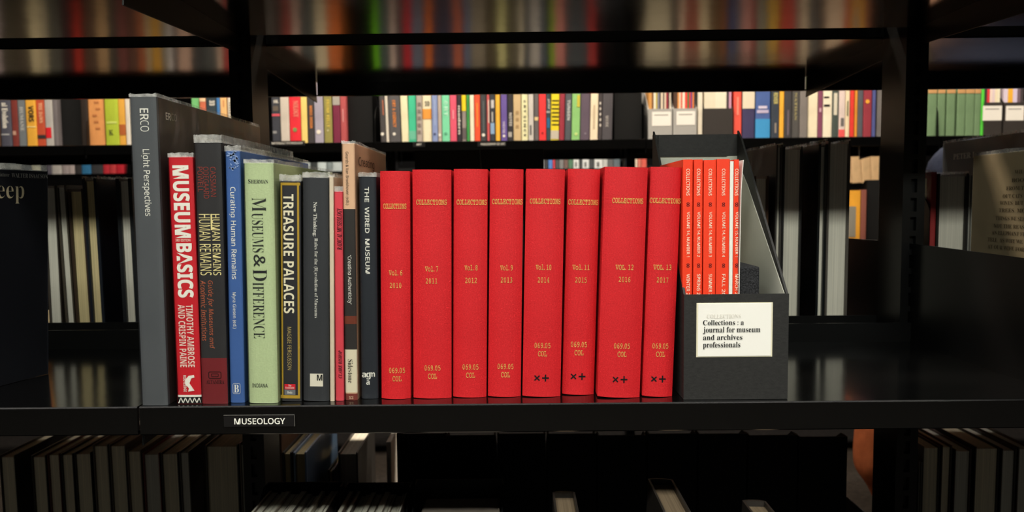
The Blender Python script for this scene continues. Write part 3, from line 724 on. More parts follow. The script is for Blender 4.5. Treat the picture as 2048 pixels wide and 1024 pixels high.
for s, u0, u1, v in (('WHAT', 2030, 2058, 343), ('BOOK', 2024, 2058, 360), ('FROM THE', 2013, 2062, 376), ('OUT CATS', 2006, 2045, 392), ('WIVES  BUT', 2000, 2047, 406), ('TREES  MORE', 1998, 2066, 421), ('THINGS WE SEE', 1992, 2050, 437),
                     ('NOT THE REASON', 1988, 2062, 453), ('AN ELEPHANT FROM', 1984, 2066, 467), ('TELL  AS WHY WE', 1976, 2046, 481), ('AT OUR WIFE FOR', 1976, 2049, 496)):
    dv = (u0 + u1) / 2 - 2020
    side_text(bq, s, 'rb', KT, (u0, v - 4, u1, v + 4), 'left', bold=-.008)
# bookends
def bookend(label, X, y0, y1, zb, ztop, rad=.03):
    bm = bmesh.new(); pts = [(y1, 0), (y0, 0)]
    H = ztop - zb
    for k in range(9):
        a = k / 8 * math.pi / 2; pts.append((y0 + rad - rad * math.cos(a), H - rad + rad * math.sin(a)))
    for k in range(9):
        a = k / 8 * math.pi / 2; pts.append((y1 - rad + rad * math.sin(a), H - rad + rad * math.cos(a)))
    r = empty('bookend', (X, 0, zb + .0002), (0, 0, 0), label, 'bookend')
    prism_x(bm, pts, -.0006, .0006); mesh_obj('plate', bm, BLACKD, r)
    bm = bmesh.new(); bx(bm, -.045, -.0006, y0, y1, 0, .0012); mesh_obj('foot', bm, BLACKD, r)
p = PY(1862, 392, YN - .004)
bookend('black rounded bookend against the cream red-edged book, right bay', p.x - .001, YN - .004, YN + .11, ZS, p.z)
p = PY(1858, 935, YN - .004)
bookend('black rounded bookend against the lowest page blocks at right', p.x - .02, YN - .004, YN + .11, ZL, p.z)
p = PY(270, 562, .745)
# black boxes seen from behind
JET = mat('jet_black_card', (11, 11, 11), 0.7, 0.25)
def file_box(label, u0, u1, vback, Yfront, Yback, zb, hfront, group=None, matl=None, face=1):
    """open file box; face 1: low front to the viewer, -1: high back to the viewer"""
    Yk = Yback if face > 0 else Yfront
    matl = matl or JET
    p0 = PY(u0, vback, Yk); p1 = PY(u1, vback, Yk)
    w2 = (p1.x - p0.x) / 2 - .0008; H = (p0.z + p1.z) / 2 - zb; D = Yback - Yfront; t = .002
    r = empty('magazine_file_box', ((p0.x + p1.x) / 2, Yfront if face > 0 else Yback, zb + .0003), (0, 0, 0 if face > 0 else math.pi), label, 'box', group)
    bm = bmesh.new(); bx(bm, -w2, w2, 0, t, 0, hfront); mesh_obj('front_panel', bm, matl, r)
    bm = bmesh.new(); bx(bm, -w2 + t, w2 - t, t, D - t, 0, t); mesh_obj('bottom_panel', bm, matl, r)
    bm = bmesh.new(); bx(bm, -w2, w2, D - t, D, 0, H); mesh_obj('back_panel', bm, matl, r)
    for s in (-1, 1):
        bm = bmesh.new(); xa, xb = (w2 - t, w2) if s > 0 else (-w2, -w2 + t)
        prism_x(bm, [(t, 0), (D - t, 0), (D - t, H), (D - .02, H), (t, hfront)], xa, xb); mesh_obj('side_panel', bm, matl, r)
    return r, w2, H
file_box('black file box behind the red volumes, left of the two dark backs', 828, 960, 301, YN, YN + .24, ZS, .1, face=-1)
file_box('black file box behind the red volumes, right of the two dark backs', 961, 1088, 299, YN, YN + .24, ZS, .1, face=-1)
# dark face-out book in the left bay
Rp = PZ(97, 748, ZS); Lp = PZ(0, 773, ZS); d = (Rp - Lp); d.z = 0; d.normalize()
a = math.atan2(-d.x, d.y); Db = .15; w = .035
nx = Vector((math.cos(a), math.sin(a), 0))
o = Rp - d * Db - nx * (w / 2); o.z = ZS + .0016
r = empty('book', o, (0, .062, a), 'black book turned face-out at far left, cover lettered eep', 'book')
be = make_book(r, w, PY(107, 342, Rp.y).z - ZS, Db, cov('black_cover_face', (32, 33, 38), .35), t=.0025, rec=.003, jacket=True, rimh=.006); bind(be, r)
side_text(be, 'eep', 'rb', INK((206, 192, 160)), (-6, 372, 48, 407), bold=-.012)
side_text(be, 'WALTER ISAACSON', 'rb', INK((150, 146, 140)), (23, 347.5, 95, 356), bold=-.01)
side_text(be, 'Future', 'bi', INK((130, 128, 122)), (-6, 345, 18, 353), bold=-.01)

# ------------------------------------------------------------------ lowest level, rear side: page blocks with their tops lit from the far aisle
g = 'page blocks on the lowest rear left shelf'
LOWL = [(-3, 30, 911, (40, 36, 32)), (46, 60, 928, (30, 28, 26)), (61, 92, 911, (44, 38, 34)), (93, 119, 907, (86, 36, 28)), (120, 146, 907, (36, 34, 32)), (147, 182, 905, (30, 28, 24)),
        (184, 216, 889, (90, 80, 72)), (217, 251, 889, (84, 76, 68)), (252, 282, 900, (92, 74, 62)), (284, 319, 906, (110, 34, 28)), (320, 356, 905, (40, 34, 30)), (357, 378, 903, (78, 70, 62)), (390, 408, 926, (58, 46, 32)), (409, 476, 890, (48, 40, 30)), (478, 491, 886, (104, 84, 66))]
for i, (u0, u1, v, c) in enumerate(LOWL):
    rear_book('%s in the dark row of page blocks below the left shelf' % ('%s book from the left' % ORD[i]), u0, u1, v, ZL, DKC(c), .19 + .02 * rnd.random(), rnd.choice((PAGES, PAGES, PAGESG)), group=g, t=.0014, tilt=-.6 * (i < 13), Y=YN + .004 + (.05 if v > 920 else 0))
g = 'page blocks on the lowest rear right shelf'
LOWR = [(1838, 1845, 924, (90, 84, 76)), (1846, 1881, 893, (38, 34, 30)), (1884, 1905, 891, (56, 40, 28)), (1910, 1944, 899, (60, 34, 28)), (1951, 2000, 894, (34, 30, 27)), (2004, 2034, 898, (58, 52, 46)), (2037, 2066, 895, (70, 56, 46))]
for i, (u0, u1, v, c) in enumerate(LOWR):
    rear_book('%s book from the left in the dark row of page blocks at lower right' % ORD[i], u0, u1, v, ZL, DKC(c), .2 if i > 1 else .125, rnd.choice((PAGES, PAGESG)), group=g, t=.0014, tilt=.3 * (i > 1), Y=YN + .004)
g = 'books under the MUSEOLOGY label'
rear_book('brown book seen edge-on below the shelf, left of the blue jacketed one', 537, 563, 866, ZL, cov('brown_board', (120, 84, 54)), .2, mat('brown_edges', (120, 86, 56), .8), Y=YN + .085, group=g)
rear_book('book with tan page block between the brown book and the blue jacketed one', 564, 584, 905, ZL, cov('black_board', (30, 28, 27)), .2, PAGESY, Y=YN + .085, group=g)
b = rear_book('blue jacketed book with tan page block in the gap below the shelf', 586, 613, 905, ZL, cov('light_blue_cover', (128, 158, 194), .35), .21, PAGESY, Y=YN + .085, jacket=True, group=g)
rear_book('grey page block of a shorter book right of the blue jacketed one', 675, 716, 905, ZL, cov('grey_board', (60, 58, 56)), .16, PAGESG, Y=YN + .17, group=g)
rear_book('thin white book standing alone below the shelf', 772, 782, 884, ZL, cov('white_board', (238, 232, 220)), .10, LABELW, Y=YN + .2, t=.0008, rec=0, group=g)
rear_book('small dark book with pale top beside the blue jacketed one', 655, 668, 940, ZL, cov('olive_board', (60, 56, 44)), .15, PAGESY, Y=YN + .18, group=g)

for i in range(9):
    file_box('black file box back in the dark row under the red volumes, %s from left' % ORD[i], 792 + i * 100.7, 890.5 + i * 100.7, 868 + 3 * (i % 3) - 6 * (i in (2, 5)), YN + .01, YN + .25, ZL, .12, group='black file boxes in the lowest rear row', face=-1)

# ------------------------------------------------------------------ lowest level, near side
YLB = YB - .012
def magazines(tagtxt, r, w2, n, ztop, spread):
    x = r.location.x - w2 + .005; tot = 2 * w2 - .010
    ws = [rnd.uniform(.6, 1.4) for _ in range(n)]; k = tot / sum(ws)
    for i in range(n):
        w = ws[i] * k
        c = rnd.choice(((176, 164, 150), (150, 140, 132), (128, 110, 100), (90, 80, 76), (190, 180, 166)))
        m = empty('magazine', (x + w / 2, YLB - .225, ZL + .0028), (0, 0, 0), '%s magazine from the left in the %s lower file box' % (ORD[i], tagtxt), 'magazine', 'magazines in the %s lower file box' % tagtxt)
        make_book(m, w - .0004, ztop - ZL - rnd.uniform(.003, .012), .213, cov('magazine_cover', c, .5), pages=PAGESG, t=.0003, b=.0003, p=8)
        x += w
r1, w1, H1 = file_box('black file box crammed with magazines below the shelf, left one of the pair', 536, 690, 964, YLB - .24, YLB, ZL, .1)
magazines('left', r1, w1, 15, PY(600, 973, YLB).z, 0)
r2, w2_, H2 = file_box('black file box crammed with magazines below the shelf, right one of the pair', 694, 826, 965, YLB - .24, YLB, ZL, .1)
magazines('right', r2, w2_, 14, PY(740, 974, YLB).z, 0)
r3, w3, H3 = file_box('black file box holding one thick pale block, below the red volumes', 832, 1008, 958, YLB - .24, YLB, ZL, .08)
pt = PY(930, 998, YLB - .01)
tag(box('paper_stack', r3.location.x - w3 + .012, r3.location.x + w3 - .004, YLB - .2, YLB - .006, ZL + .003, pt.z, mat('pale_brown_paper', (176, 160, 148), .8, noise=((20, 20, 900), .1)), None, .003), 'thick pale paper block in the wide lower file box', 'paper')
for u0, u1, v, dd, lb, tl in ((1104, 1150, 981, .10, 'hardback with projecting boards, below the middle red volumes', .0), (1294, 1345, 955, .09, 'hardback with flaring boards, below the thickest red volume', 2.5), (1482, 1530, 998, .10, 'hardback seen from above, below the file box', 2.0)):
    Yk = YLB - dd
    tp = PY((u0 + u1) / 2, v, Yk); w = (u1 - u0) * Yk / F
    h = tp.z - ZL - .001; a = math.radians(tl); x0_ = tp.x - h * math.tan(a)
    r = empty('book', (x0_, Yk, ZL + .0005 + abs(math.sin(a)) * w / 2), (0, a, math.pi), lb, 'book', 'hardbacks on the lowest near shelf')
    r.rotation_euler = (0, -a, math.pi)
    make_book(r, w, h - abs(math.sin(a)) * w / 2, .17, cov('dark_board2', (60, 54, 50)), pages=mat('aged_pages', (150, 128, 104), .8, .2, noise=((600, 3, 3), .2)), t=.0026, rec=.006, b=.004, p=2.4)

# ------------------------------------------------------------------ second stack across the aisle
Y1 = 2.30
Z1 = PY(1024, 281, Y1).z
Z0 = Z1 - .40
Y1B = Y1 + .30
Y1R = PZ(1024, 317, Z1 - .03).y
Y1R = max(2.85, min(3.1, Y1R))
SE = [PY(u, 285, Y1).x for u in (-420, 168, 748, 1292, 1882, 2480)]
NB = ['outermost left', 'left', 'middle', 'right-middle', 'right', 'outermost right']
for i in range(5):
    for z, ln in ((Z1, 'upper'), (Z0, 'lower')):
        shelf('black metal %s shelf across the aisle, front side, %s bay' % (ln, NB[i]), SE[i], SE[i + 1], Y1, Y1B, z, 'front shelves of the second stack', up=.12)
        shelf('black metal %s shelf across the aisle, rear side, %s bay' % (ln, NB[i]), SE[i], SE[i + 1], Y1B + .06, Y1R, z, 'rear shelves of the second stack', front=False, up=.12)
for i, x in enumerate(SE):
    upright('black upright of the stack across the aisle, %s from the left' % ORD[i], x, Y1B + .004, Y1B + .056, 0, 1.75, 'uprights of the second stack', slots=False)
def far_book(label, u0, u1, c, zb, Y, h, D=.17, marks=(), v=235, group=None, tilt=0.0, name='book', rough=.45, pages=PAGES):
    p0 = PY(u0, v, Y); p1 = PY(u1, v, Y); w = p1.x - p0.x - .0006
    hh = v and (p0.z - zb)
    a = math.radians(tilt); xb = (p0.x + p1.x) / 2 - hh * math.tan(a); lift = abs(math.sin(a)) * w / 2
    r = empty(name, (xb, Y, zb + .0003 + lift), (0, a, 0), label, 'book', group)
    r_ = (0.0015, 2.4) if w > .03 else (.001, 4)
    bk = Book(); bk.root = r; bk.w = w; bk.h = h; bk.D = D; bk.b, bk.p = r_; bk.Y = Y; bk.bul = (bk.b, bk.p, w / 2)
    mesh_obj('cover', ushell(w, D, 0, h, bk.b, bk.p, min(.002, w * .12), n=6), cov('cover', c, rough, .4, .1), r)
    bm = bmesh.new(); bx(bm, -w / 2 + w * .13, w / 2 - w * .13, .006, D - .004, .0005, h - .003); mesh_obj('page_block', bm, pages, r)
    bind(bk, r)
    for q in marks:
        if q[0] == 'bar': bpatch(bk, (u0 + q[3] * (u1 - u0), q[1], u0 + q[4] * (u1 - u0), q[2]), INK(q[5]), 'printed_band', eps=.0006, full=(q[4] - q[3] > .95))
        elif q[0] == 'txt': btext(bk, q[1], q[2], INK(q[3]), (u0 + q[6] * (u1 - u0), q[4], u0 + q[7] * (u1 - u0), q[5]), q[8] if len(q) > 8 else 'v', surf=-.0004, bold=.01)
        elif q[0] == 'dot':
            x, z = loc(bk, (u0 + u1) / 2, q[1]); bm = bmesh.new(); rr = q[3] * Y / F
            prism_y(bm, [(x + rr * math.cos(k * math.pi / 5), z + rr * math.sin(k * math.pi / 5)) for k in range(10)], -.0008, -.0003); mesh_obj('round_sticker', bm, INK(q[2]), r)
    return bk
WH = (240, 234, 222); BK = (24, 24, 26); OG = (230, 140, 70)
FAR = {
 'left': ('at far left', [
  (-24, -2, 'brown book', (96, 70, 54), ()), (0, 21, 'slate book lettered in white', (76, 76, 88), [('txt', 'al Evolution', 'rb', WH, 206, 256, .2, .75), ('bar', 268, 270, .1, .9, (180, 180, 180))]),
  (23, 35, 'brick-red book', (120, 52, 46), [('bar', 262, 270, .2, .8, (190, 150, 130))]), (36, 51, 'grey-blue book', (112, 118, 122), [('txt', 'HUMANE', 'rb', (190, 190, 186), 214, 262, .3, .75)]),
  (52, 71, 'ochre book lettered VORS', (222, 164, 60), [('txt', 'VORS', 'sb', BK, 212, 243, .25, .8), ('bar', 253, 254.5, 0, 1, (240, 220, 150))]), (73, 89, 'rust-red book with dark foot', (186, 78, 50), [('txt', 'THE DAWN', 'rb', (240, 180, 140), 206, 246, .3, .75), ('bar', 270, 277, 0, 1, (50, 46, 48))]),
  (90, 105, 'silver book with red foot', (176, 172, 168), [('bar', 255, 276, .1, .9, (214, 34, 44))]), (106, 114, 'thin grey book', (112, 106, 108), ())]),
 'leftb': ('beside the tall grey spine', [
  (162, 175, 'dark brown book', (46, 38, 33), ()), (177, 208, 'thick orange cork-like book', (216, 148, 88), [('bar', 190 + 13 * k, 194 + 13 * k, .25 + .1 * (k % 3), .55 + .1 * (k % 3), (180, 112, 66)) for k in range(6)]),
  (210, 236, 'lime-green book with a K', (172, 190, 58), [('txt', 'K', 'rb', (70, 76, 40), 260, 270, .3, .65, 'h'), ('bar', 243, 247, .1, .9, (200, 212, 110))]), (237, 250, 'yellow book with rust foot', (226, 168, 70), [('bar', 249, 270, 0, 1, (176, 96, 50))]),
  (251, 262, 'white book', (226, 218, 206), ()),
  (384, 399, 'green book', (116, 190, 120), ()), (400, 412, 'rust book with cream top', (206, 110, 80), [('bar', 196, 203, 0, 1, (236, 200, 160))]), (413, 433, 'dark teal book with white print', (50, 64, 72), [('txt', '33', 'sb', WH, 201, 211, .3, .8)]),
  (434, 440, 'thin blue book', (66, 124, 186), ()), (441, 454, 'peach book', (240, 190, 128), [('bar', 200, 214, .35, .6, (214, 150, 100))]), (456, 468, 'white book with black lines', (226, 216, 196), [('bar', 205 + 5 * k, 206.5 + 5 * k, .2, .8, (80, 74, 70)) for k in range(5)])]),
 'mid': ('above the slim spines', [
  (544, 560, 'slate book with red band', (62, 64, 72), [('txt', 'SK', 'rb', WH, 200, 206, .2, .8, 'h'), ('bar', 228, 232, 0, 1, (224, 90, 104)), ('bar', 212, 222, .1, .8, (104, 94, 84)), ('bar', 262, 267, .1, .6, (150, 150, 150))]),
  (561, 578, 'light grey book', (204, 194, 182), ()), (579, 601, 'red book with green sticker', (230, 46, 58), [('txt', 'NOLOGY', 'rb', (244, 150, 130), 202, 234, .35, .8), ('dot', 259.5, (120, 150, 90), 4.2)]), (602, 614, 'pale yellow book', (238, 210, 122), ()),
  (615, 628, 'charcoal book lettered in orange', (62, 58, 60), [('txt', 'MEDIA DESIGN', 'sb', OG, 212, 256, .35, .75)]), (629, 646, 'lavender book with white dot', (166, 160, 176), [('dot', 264, (236, 228, 214), 4.5)]), (648, 664, 'olive book lettered in yellow', (150, 142, 78), [('txt', 'FRANK KELLY', 'sb', (222, 196, 90), 200, 254, .3, .7), ('dot', 261, (220, 210, 170), 1.6)]),
  (666, 680, 'wine book with grey top', (124, 42, 68), [('bar', 190, 210, 0, 1, (170, 164, 156))]), (681, 692, 'rose book', (182, 84, 86), [('bar', 218, 244, .35, .6, (220, 150, 150))])]),
 'main': ('above the red volumes', [
  (760, 770, 'charcoal book with orange print', (74, 70, 70), [('bar', 200, 230, .45, .75, (190, 110, 80)), ('dot', 268, WH, 3.2)]), (771, 776, 'thin white book', (222, 214, 200), ()), (777, 800, 'thick grey book lettered in orange', (86, 84, 86), [('txt', 'ART & AGENCY', 'sb', OG, 200, 254, .36, .64), ('dot', 268, WH, 3)]),
  (802, 816, 'cream book', (238, 228, 190), ()), (817, 832, 'teal-green book', (70, 196, 152), [('bar', 262, 279, 0, 1, (110, 190, 160))]), (833, 844, 'mottled grey book', (178, 166, 156), [('bar', 205 + 14 * k, 212 + 14 * k, .2, .8, (130, 118, 112)) for k in range(5)]),
  (845, 863, 'cream book with orange band', (240, 228, 194), [('bar', 218, 238, 0, 1, (232, 156, 70)), ('txt', '10', 'rb', BK, 202, 212, .25, .75, 'h')]), (864, 875, 'periwinkle book', (138, 154, 200), [('bar', 200, 250, .4, .6, (180, 196, 226)), ('dot', 268, (70, 74, 110), 2.4)]), (876, 883, 'thin beige book', (186, 172, 160), [('dot', 270, WH, 2.8)]),
  (884, 899, 'mint-green book', (126, 218, 172), [('txt', 'ART', 'sb', (190, 240, 214), 200, 232, .3, .75), ('dot', 267, (90, 170, 130), 3)]), (900, 913, 'rose-pink book', (226, 90, 116), [('bar', 220, 238, .42, .58, (244, 170, 180))]), (914, 923, 'black book with white lettering', (58, 54, 60), [('txt', 'modern', 'sb', WH, 212, 268, .25, .8)]),
  (924, 932, 'grey book with yellow top', (150, 140, 134), [('bar', 190, 222, 0, 1, (236, 208, 40)), ('bar', 256, 278, 0, 1, (100, 92, 92))]), (933, 939, 'thin green book', (72, 170, 88), ()), (940, 948, 'thin ivory book', (240, 232, 206), ()),
  (949, 960, 'orange-red book', (238, 84, 50), [('bar', 206, 254, .35, .65, (250, 140, 60))]), (961, 973, 'charcoal book with white dot', (66, 66, 68), [('bar', 202, 262, .42, .58, (120, 130, 130)), ('dot', 270, WH, 3.2)]), (974, 979, 'thin red and white book', (206, 90, 92), [('bar', 200, 246, .4, .9, (228, 216, 200))]),
  (980, 990, 'black book with blue patch', (56, 60, 68), [('bar', 246, 268, .1, .9, (140, 170, 204)), ('bar', 200, 216, .2, .8, (200, 196, 196)), ('bar', 224, 244, .35, .6, (200, 196, 190))]), (991, 1000, 'amber book', (246, 184, 62), ()), (1002, 1014, 'purple book', (108, 88, 160), [('txt', 'THEATRE', 'sb', (214, 204, 226), 243, 266, .3, .65), ('dot', 272, WH, 2.6)]),
  (1015, 1026, 'black book with white print', (52, 50, 52), [('txt', 'NOTES', 'sb', (200, 196, 190), 226, 252, .3, .8), ('bar', 264, 274, .15, .8, (170, 166, 160))]), (1027, 1042, 'tan mottled book', (206, 180, 136), [('bar', 222 + 14 * k, 228 + 14 * k, .3, .7, (170, 140, 100)) for k in range(3)]), (1043, 1056, 'pale yellow book with black letters', (242, 238, 190), [('txt', 'A R T  S I N C E', 'sb', BK, 200, 272, .35, .65)]),
  (1057, 1067, 'light grey book', (204, 198, 192), [('bar', 250, 270, .3, .6, (90, 88, 88))]), (1068, 1077, 'dark grey book with cream sticker', (104, 98, 98), [('bar', 234, 241, .1, .9, (226, 200, 150))]), (1078, 1092, 'vivid red book', (236, 58, 60), [('dot', 266, (150, 30, 34), 2)]), (1093, 1101, 'dark teal book with white lettering', (58, 78, 88), [('txt', 'JAZZ', 'sb', (220, 216, 210), 198, 218, .3, .85), ('bar', 222, 226, 0, 1, (170, 170, 170)), ('bar', 236, 256, .1, .9, (50, 110, 150))]),
  (1102, 1118, 'yellow book with black stripes', (236, 212, 40), [('bar', 200 + 8 * k, 202.6 + 8 * k, .1, 1, BK) for k in range(7)] + [('bar', 261, 278, 0, 1, (196, 186, 170))]), (1119, 1129, 'crimson book', (156, 52, 66), ()), (1130, 1143, 'slate book lettered TUNGEN', (84, 90, 96), [('txt', 'TUNGEN', 'sb', (200, 206, 204), 200, 240, .35, .8)]),
  (1144, 1160, 'light green book', (144, 200, 122), [('bar', 190, 214, .65, .98, (200, 190, 70)), ('dot', 268, (200, 220, 140), 3)]), (1161, 1180, 'mauve book', (98, 84, 98), [('dot', 267, (150, 140, 150), 1.8)]), (1181, 1196, 'cream beige book', (240, 222, 192), [('bar', 210, 258, .4, .55, (200, 180, 150))]), (1197, 1204, 'thin dotted black book', (70, 64, 66), [('bar', 204 + 11 * k, 209 + 11 * k, .3, .7, (214, 206, 196)) for k in range(5)]),
  (1205, 1225, 'thick charcoal book with lettering', (80, 76, 80), [('txt', 'MARK ROTHKO'[:4], 'sb', (170, 164, 160), 232, 254, .3, .6)])]),
 'right': ('above the page blocks', [
  (1396, 1405, 'white book', (234, 224, 204), ()), (1468, 1483, 'coral-red book', (240, 92, 76), [('bar', 194, 230, .4, .6, (250, 150, 130))]), (1485, 1509, 'book white above and navy below', (66, 62, 98), [('bar', 180, 217, 0, 1, (226, 214, 192))]),
  (1511, 1540, 'thick blue book with wavy print', (76, 100, 160), [('bar', 238, 278, 0, 1, (66, 150, 206)), ('bar', 212, 217, .2, .8, (214, 206, 226)), ('bar', 220, 226, .1, .9, (190, 180, 206))]), (1542, 1558, 'dark slate book with yellow print', (58, 66, 78), [('txt', 'RIVER', 'sb', (200, 190, 120), 186, 208, .35, .85), ('bar', 246, 266, .45, .65, (150, 140, 130))]), (1559, 1568, 'amber yellow book', (240, 178, 60), ()),
  (1569, 1583, 'black-grey book', (68, 66, 68), [('bar', 220, 270, .4, .6, (110, 100, 110))]), (1584, 1599, 'dark olive book', (84, 82, 80), [('txt', 'NATHAN', 'rb', (170, 160, 110), 186, 240, .35, .65)]), (1600, 1615, 'mid-grey book', (128, 122, 118), ()), (1616, 1635, 'cream book', (238, 226, 196), ()), (1636, 1645, 'plum book', (134, 74, 100), [('bar', 216, 224, .3, .7, (210, 170, 186))]),
  (1646, 1664, 'cream book with two black bars', (240, 230, 206), [('bar', 193, 196, .1, .7, BK), ('bar', 209, 213, .1, .75, BK)]), (1665, 1677, 'dark green and white book', (72, 82, 78), [('bar', 186, 230, .25, .75, (214, 208, 190))]), (1678, 1690, 'pinkish white book with red foot', (222, 204, 198), [('bar', 259, 275, 0, 1, (230, 90, 90)), ('bar', 236, 252, .3, .8, (110, 106, 104))]), (1691, 1699, 'thin cream book', (238, 220, 186), [('bar', 202, 232, .4, .65, (110, 110, 80))]),
  (1700, 1708, 'scarlet book', (230, 64, 56), ()), (1709, 1715, 'thin amber book', (224, 152, 56), ()), (1716, 1726, 'slate book', (88, 90, 98), ()), (1727, 1743, 'maroon book with yellow dot', (150, 56, 68), [('dot', 203, (240, 170, 60), 4)]), (1744, 1751, 'thin blue book', (84, 92, 150), ()), (1754, 1790, 'grey book', (110, 106, 104), ())]),
}
for key, (where, rows) in FAR.items():
    for i, (u0, u1, dsc, c, marks) in enumerate(rows):
        far_book('%s, %s in the far row %s' % (dsc, ORD[i], where), u0, u1, c, Z1, Y1 + .022 + rnd.uniform(0, .006), rnd.uniform(.20, .25), marks=marks, group='lit far books %s' % where, tilt=(-1.2 if key == 'main' and i < 4 else (1.4 if key in ('main',) and i > 27 else 0)))
GR = (112, 140, 104); TAN = (196, 150, 100)
for i, (u0, u1) in enumerate(((1839, 1853), (1855, 1873), (1875, 1890), (1893, 1910), (1914, 1930), (1931, 1948), (1949, 1961))):
    p = PY((u0 + u1) / 2, 178, Y1 + .024)
    far_book('green cloth volume in the far right row, %s of seven' % ORD[i], u0, u1, GR, Z1, Y1 + .024, p.z - Z1, marks=[('bar', 178, 186.5, 0, 1, TAN)], group='green cloth volumes at far right', name='cloth_volume', pages=PAGESY)
far_book('thin bright green book between the green volumes and the labelled file boxes', 1962, 1968, (90, 214, 70), Z1, Y1 + .024, .22, D=.1)
# file boxes on the far shelf
GREYB = mat('grey_card', (168, 166, 162), .6); DARKB = mat('dark_brown_card', (50, 45, 42), .6)
def far_box(label, u0, u1, vfront, matl, lab=None, contents=(), clabel='', group=None):
    Y = Y1 + .02
    p0 = PY(u0, vfront, Y); p1 = PY(u1, vfront, Y)
    w2 = (p1.x - p0.x) / 2 - .0008; hf_ = (p0.z + p1.z) / 2 - Z1; D = .25; t = .002; H = .27
    r = empty('magazine_file_box', ((p0.x + p1.x) / 2, Y, Z1 + .0003), (0, 0, 0), label, 'box', group)
    bm = bmesh.new(); bx(bm, -w2, w2, 0, t, 0, hf_); mesh_obj('front_panel', bm, matl, r)
    bm = bmesh.new(); bx(bm, -w2 + t, w2 - t, t, D - t, 0, t); mesh_obj('bottom_panel', bm, matl, r)
    bm = bmesh.new(); bx(bm, -w2, w2, D - t, D, 0, H); mesh_obj('back_panel', bm, matl, r)
    for s in (-1, 1):
        bm = bmesh.new(); xa, xb = (w2 - t, w2) if s > 0 else (-w2, -w2 + t)
        prism_x(bm, [(t, 0), (D - t, 0), (D - t, H), (D - .05, H), (t, hf_)], xa, xb); mesh_obj('side_panel', bm, matl, r)
    if lab:
        a = PY(lab[0], lab[1], Y); c = PY(lab[2], lab[3], Y)
        box('paper_label', a.x - r.location.x, c.x - r.location.x, -.0006, 0, c.z - Z1, a.z - Z1, LABELW, r)
        bm = bmesh.new(); w_ = (c.x - a.x); bx(bm, a.x - r.location.x + w_ * .12, a.x - r.location.x + w_ * .85, -.0008, -.0006, a.z - Z1 - .011, a.z - Z1 - .0085); mesh_obj('printed_line', bm, INK((140, 136, 130)), r)
    x = r.location.x - w2 + t + .001; tot = 2 * w2 - 2 * t - .002; k = tot / sum(q[0] for q in contents) if contents else 0
    for i, (ww, c) in enumerate(contents):
        w = ww * k
        m = empty('magazine', (x + w / 2, Y + .006, Z1 + .0026), (0, 0, 0), '%s %s' % (ORD[i], clabel), 'magazine', clabel.replace('magazine from the left', 'magazines').replace('journal from the left', 'journals'))
        make_book(m, w - .0004, rnd.uniform(.215, .235), .2, cov('magazine_cover', c, .5), pages=PAGESG, t=.0003, b=.0003, p=8); x += w
    return r
P1 = [(2, (210, 150, 80)), (1.2, (120, 80, 50)), (1.6, (236, 228, 206)), (1, (190, 170, 60)), (1.3, (130, 130, 150)), (1, (70, 60, 64)), (1.4, (232, 216, 190)), (1, (90, 80, 80)), (1.2, (226, 206, 180)), (1.2, (150, 40, 60)), (1, (80, 50, 50)), (1, (226, 216, 196))]
P2 = [(2.2, (80, 56, 44)), (1, (226, 150, 80)), (1, (232, 214, 190)), (1, (220, 100, 80)), (1.5, (236, 226, 206)), (1.5, (230, 70, 60)), (1, (60, 120, 70)), (1, (214, 60, 60)), (1, (110, 70, 130)), (1, (226, 130, 60)), (.8, (60, 60, 66))]
far_box('pale grey file box with white label on the far shelf, left of two', 1296, 1345, 218, GREYB, (1304, 224, 1342, 252), P1, 'magazine from the left in the left pale grey far file box')
far_box('pale grey file box with white label on the far shelf, right of two', 1346, 1394, 217, GREYB, (1353, 223, 1390, 250), P2, 'magazine from the left in the right pale grey far file box')
far_box('dark brown file box of white journals on the far shelf', 1407, 1466, 217, DARKB, None, [(1, (232, 222, 198))] * 5 + [(1, (240, 230, 208))] * 5 + [(1.2, (70, 60, 64)), (1, (214, 160, 190))], 'journal from the left in the dark brown far file box')
P3 = [(1.4, (60, 54, 54)), (1.6, (220, 60, 66)), (1.6, (236, 216, 206)), (1.4, (226, 206, 210)), (1.4, (240, 226, 196)), (1.6, (240, 232, 206))]
P4 = [(1.2, (222, 208, 226)), (1.6, (240, 180, 60)), (1.4, (214, 200, 226)), (1, (120, 100, 110)), (1, (70, 62, 64))]
far_box('black file box with white label at far right, left of two', 1969, 2005, 205, DARKB, (1966, 212, 2003, 241), P3, 'magazine from the left in the left black far file box')
far_box('black file box with white label at far right, right of two', 2008, 2052, 205, DARKB, (2012, 212, 2047, 241), P4, 'magazine from the left in the right black far file box')
for (u0, u1, lb) in ((115, 160, 'tall black file box filling the left dark gap of the lit far row'), (694, 744, 'tall black file box filling the dark gap above the slim spines'), (1228, 1284, 'tall black file box left of the pale grey ones on the far shelf')):
    file_box(lb, u0, u1, 175, Y1 + .05, Y1 + .28, Z1, .1, face=-1)
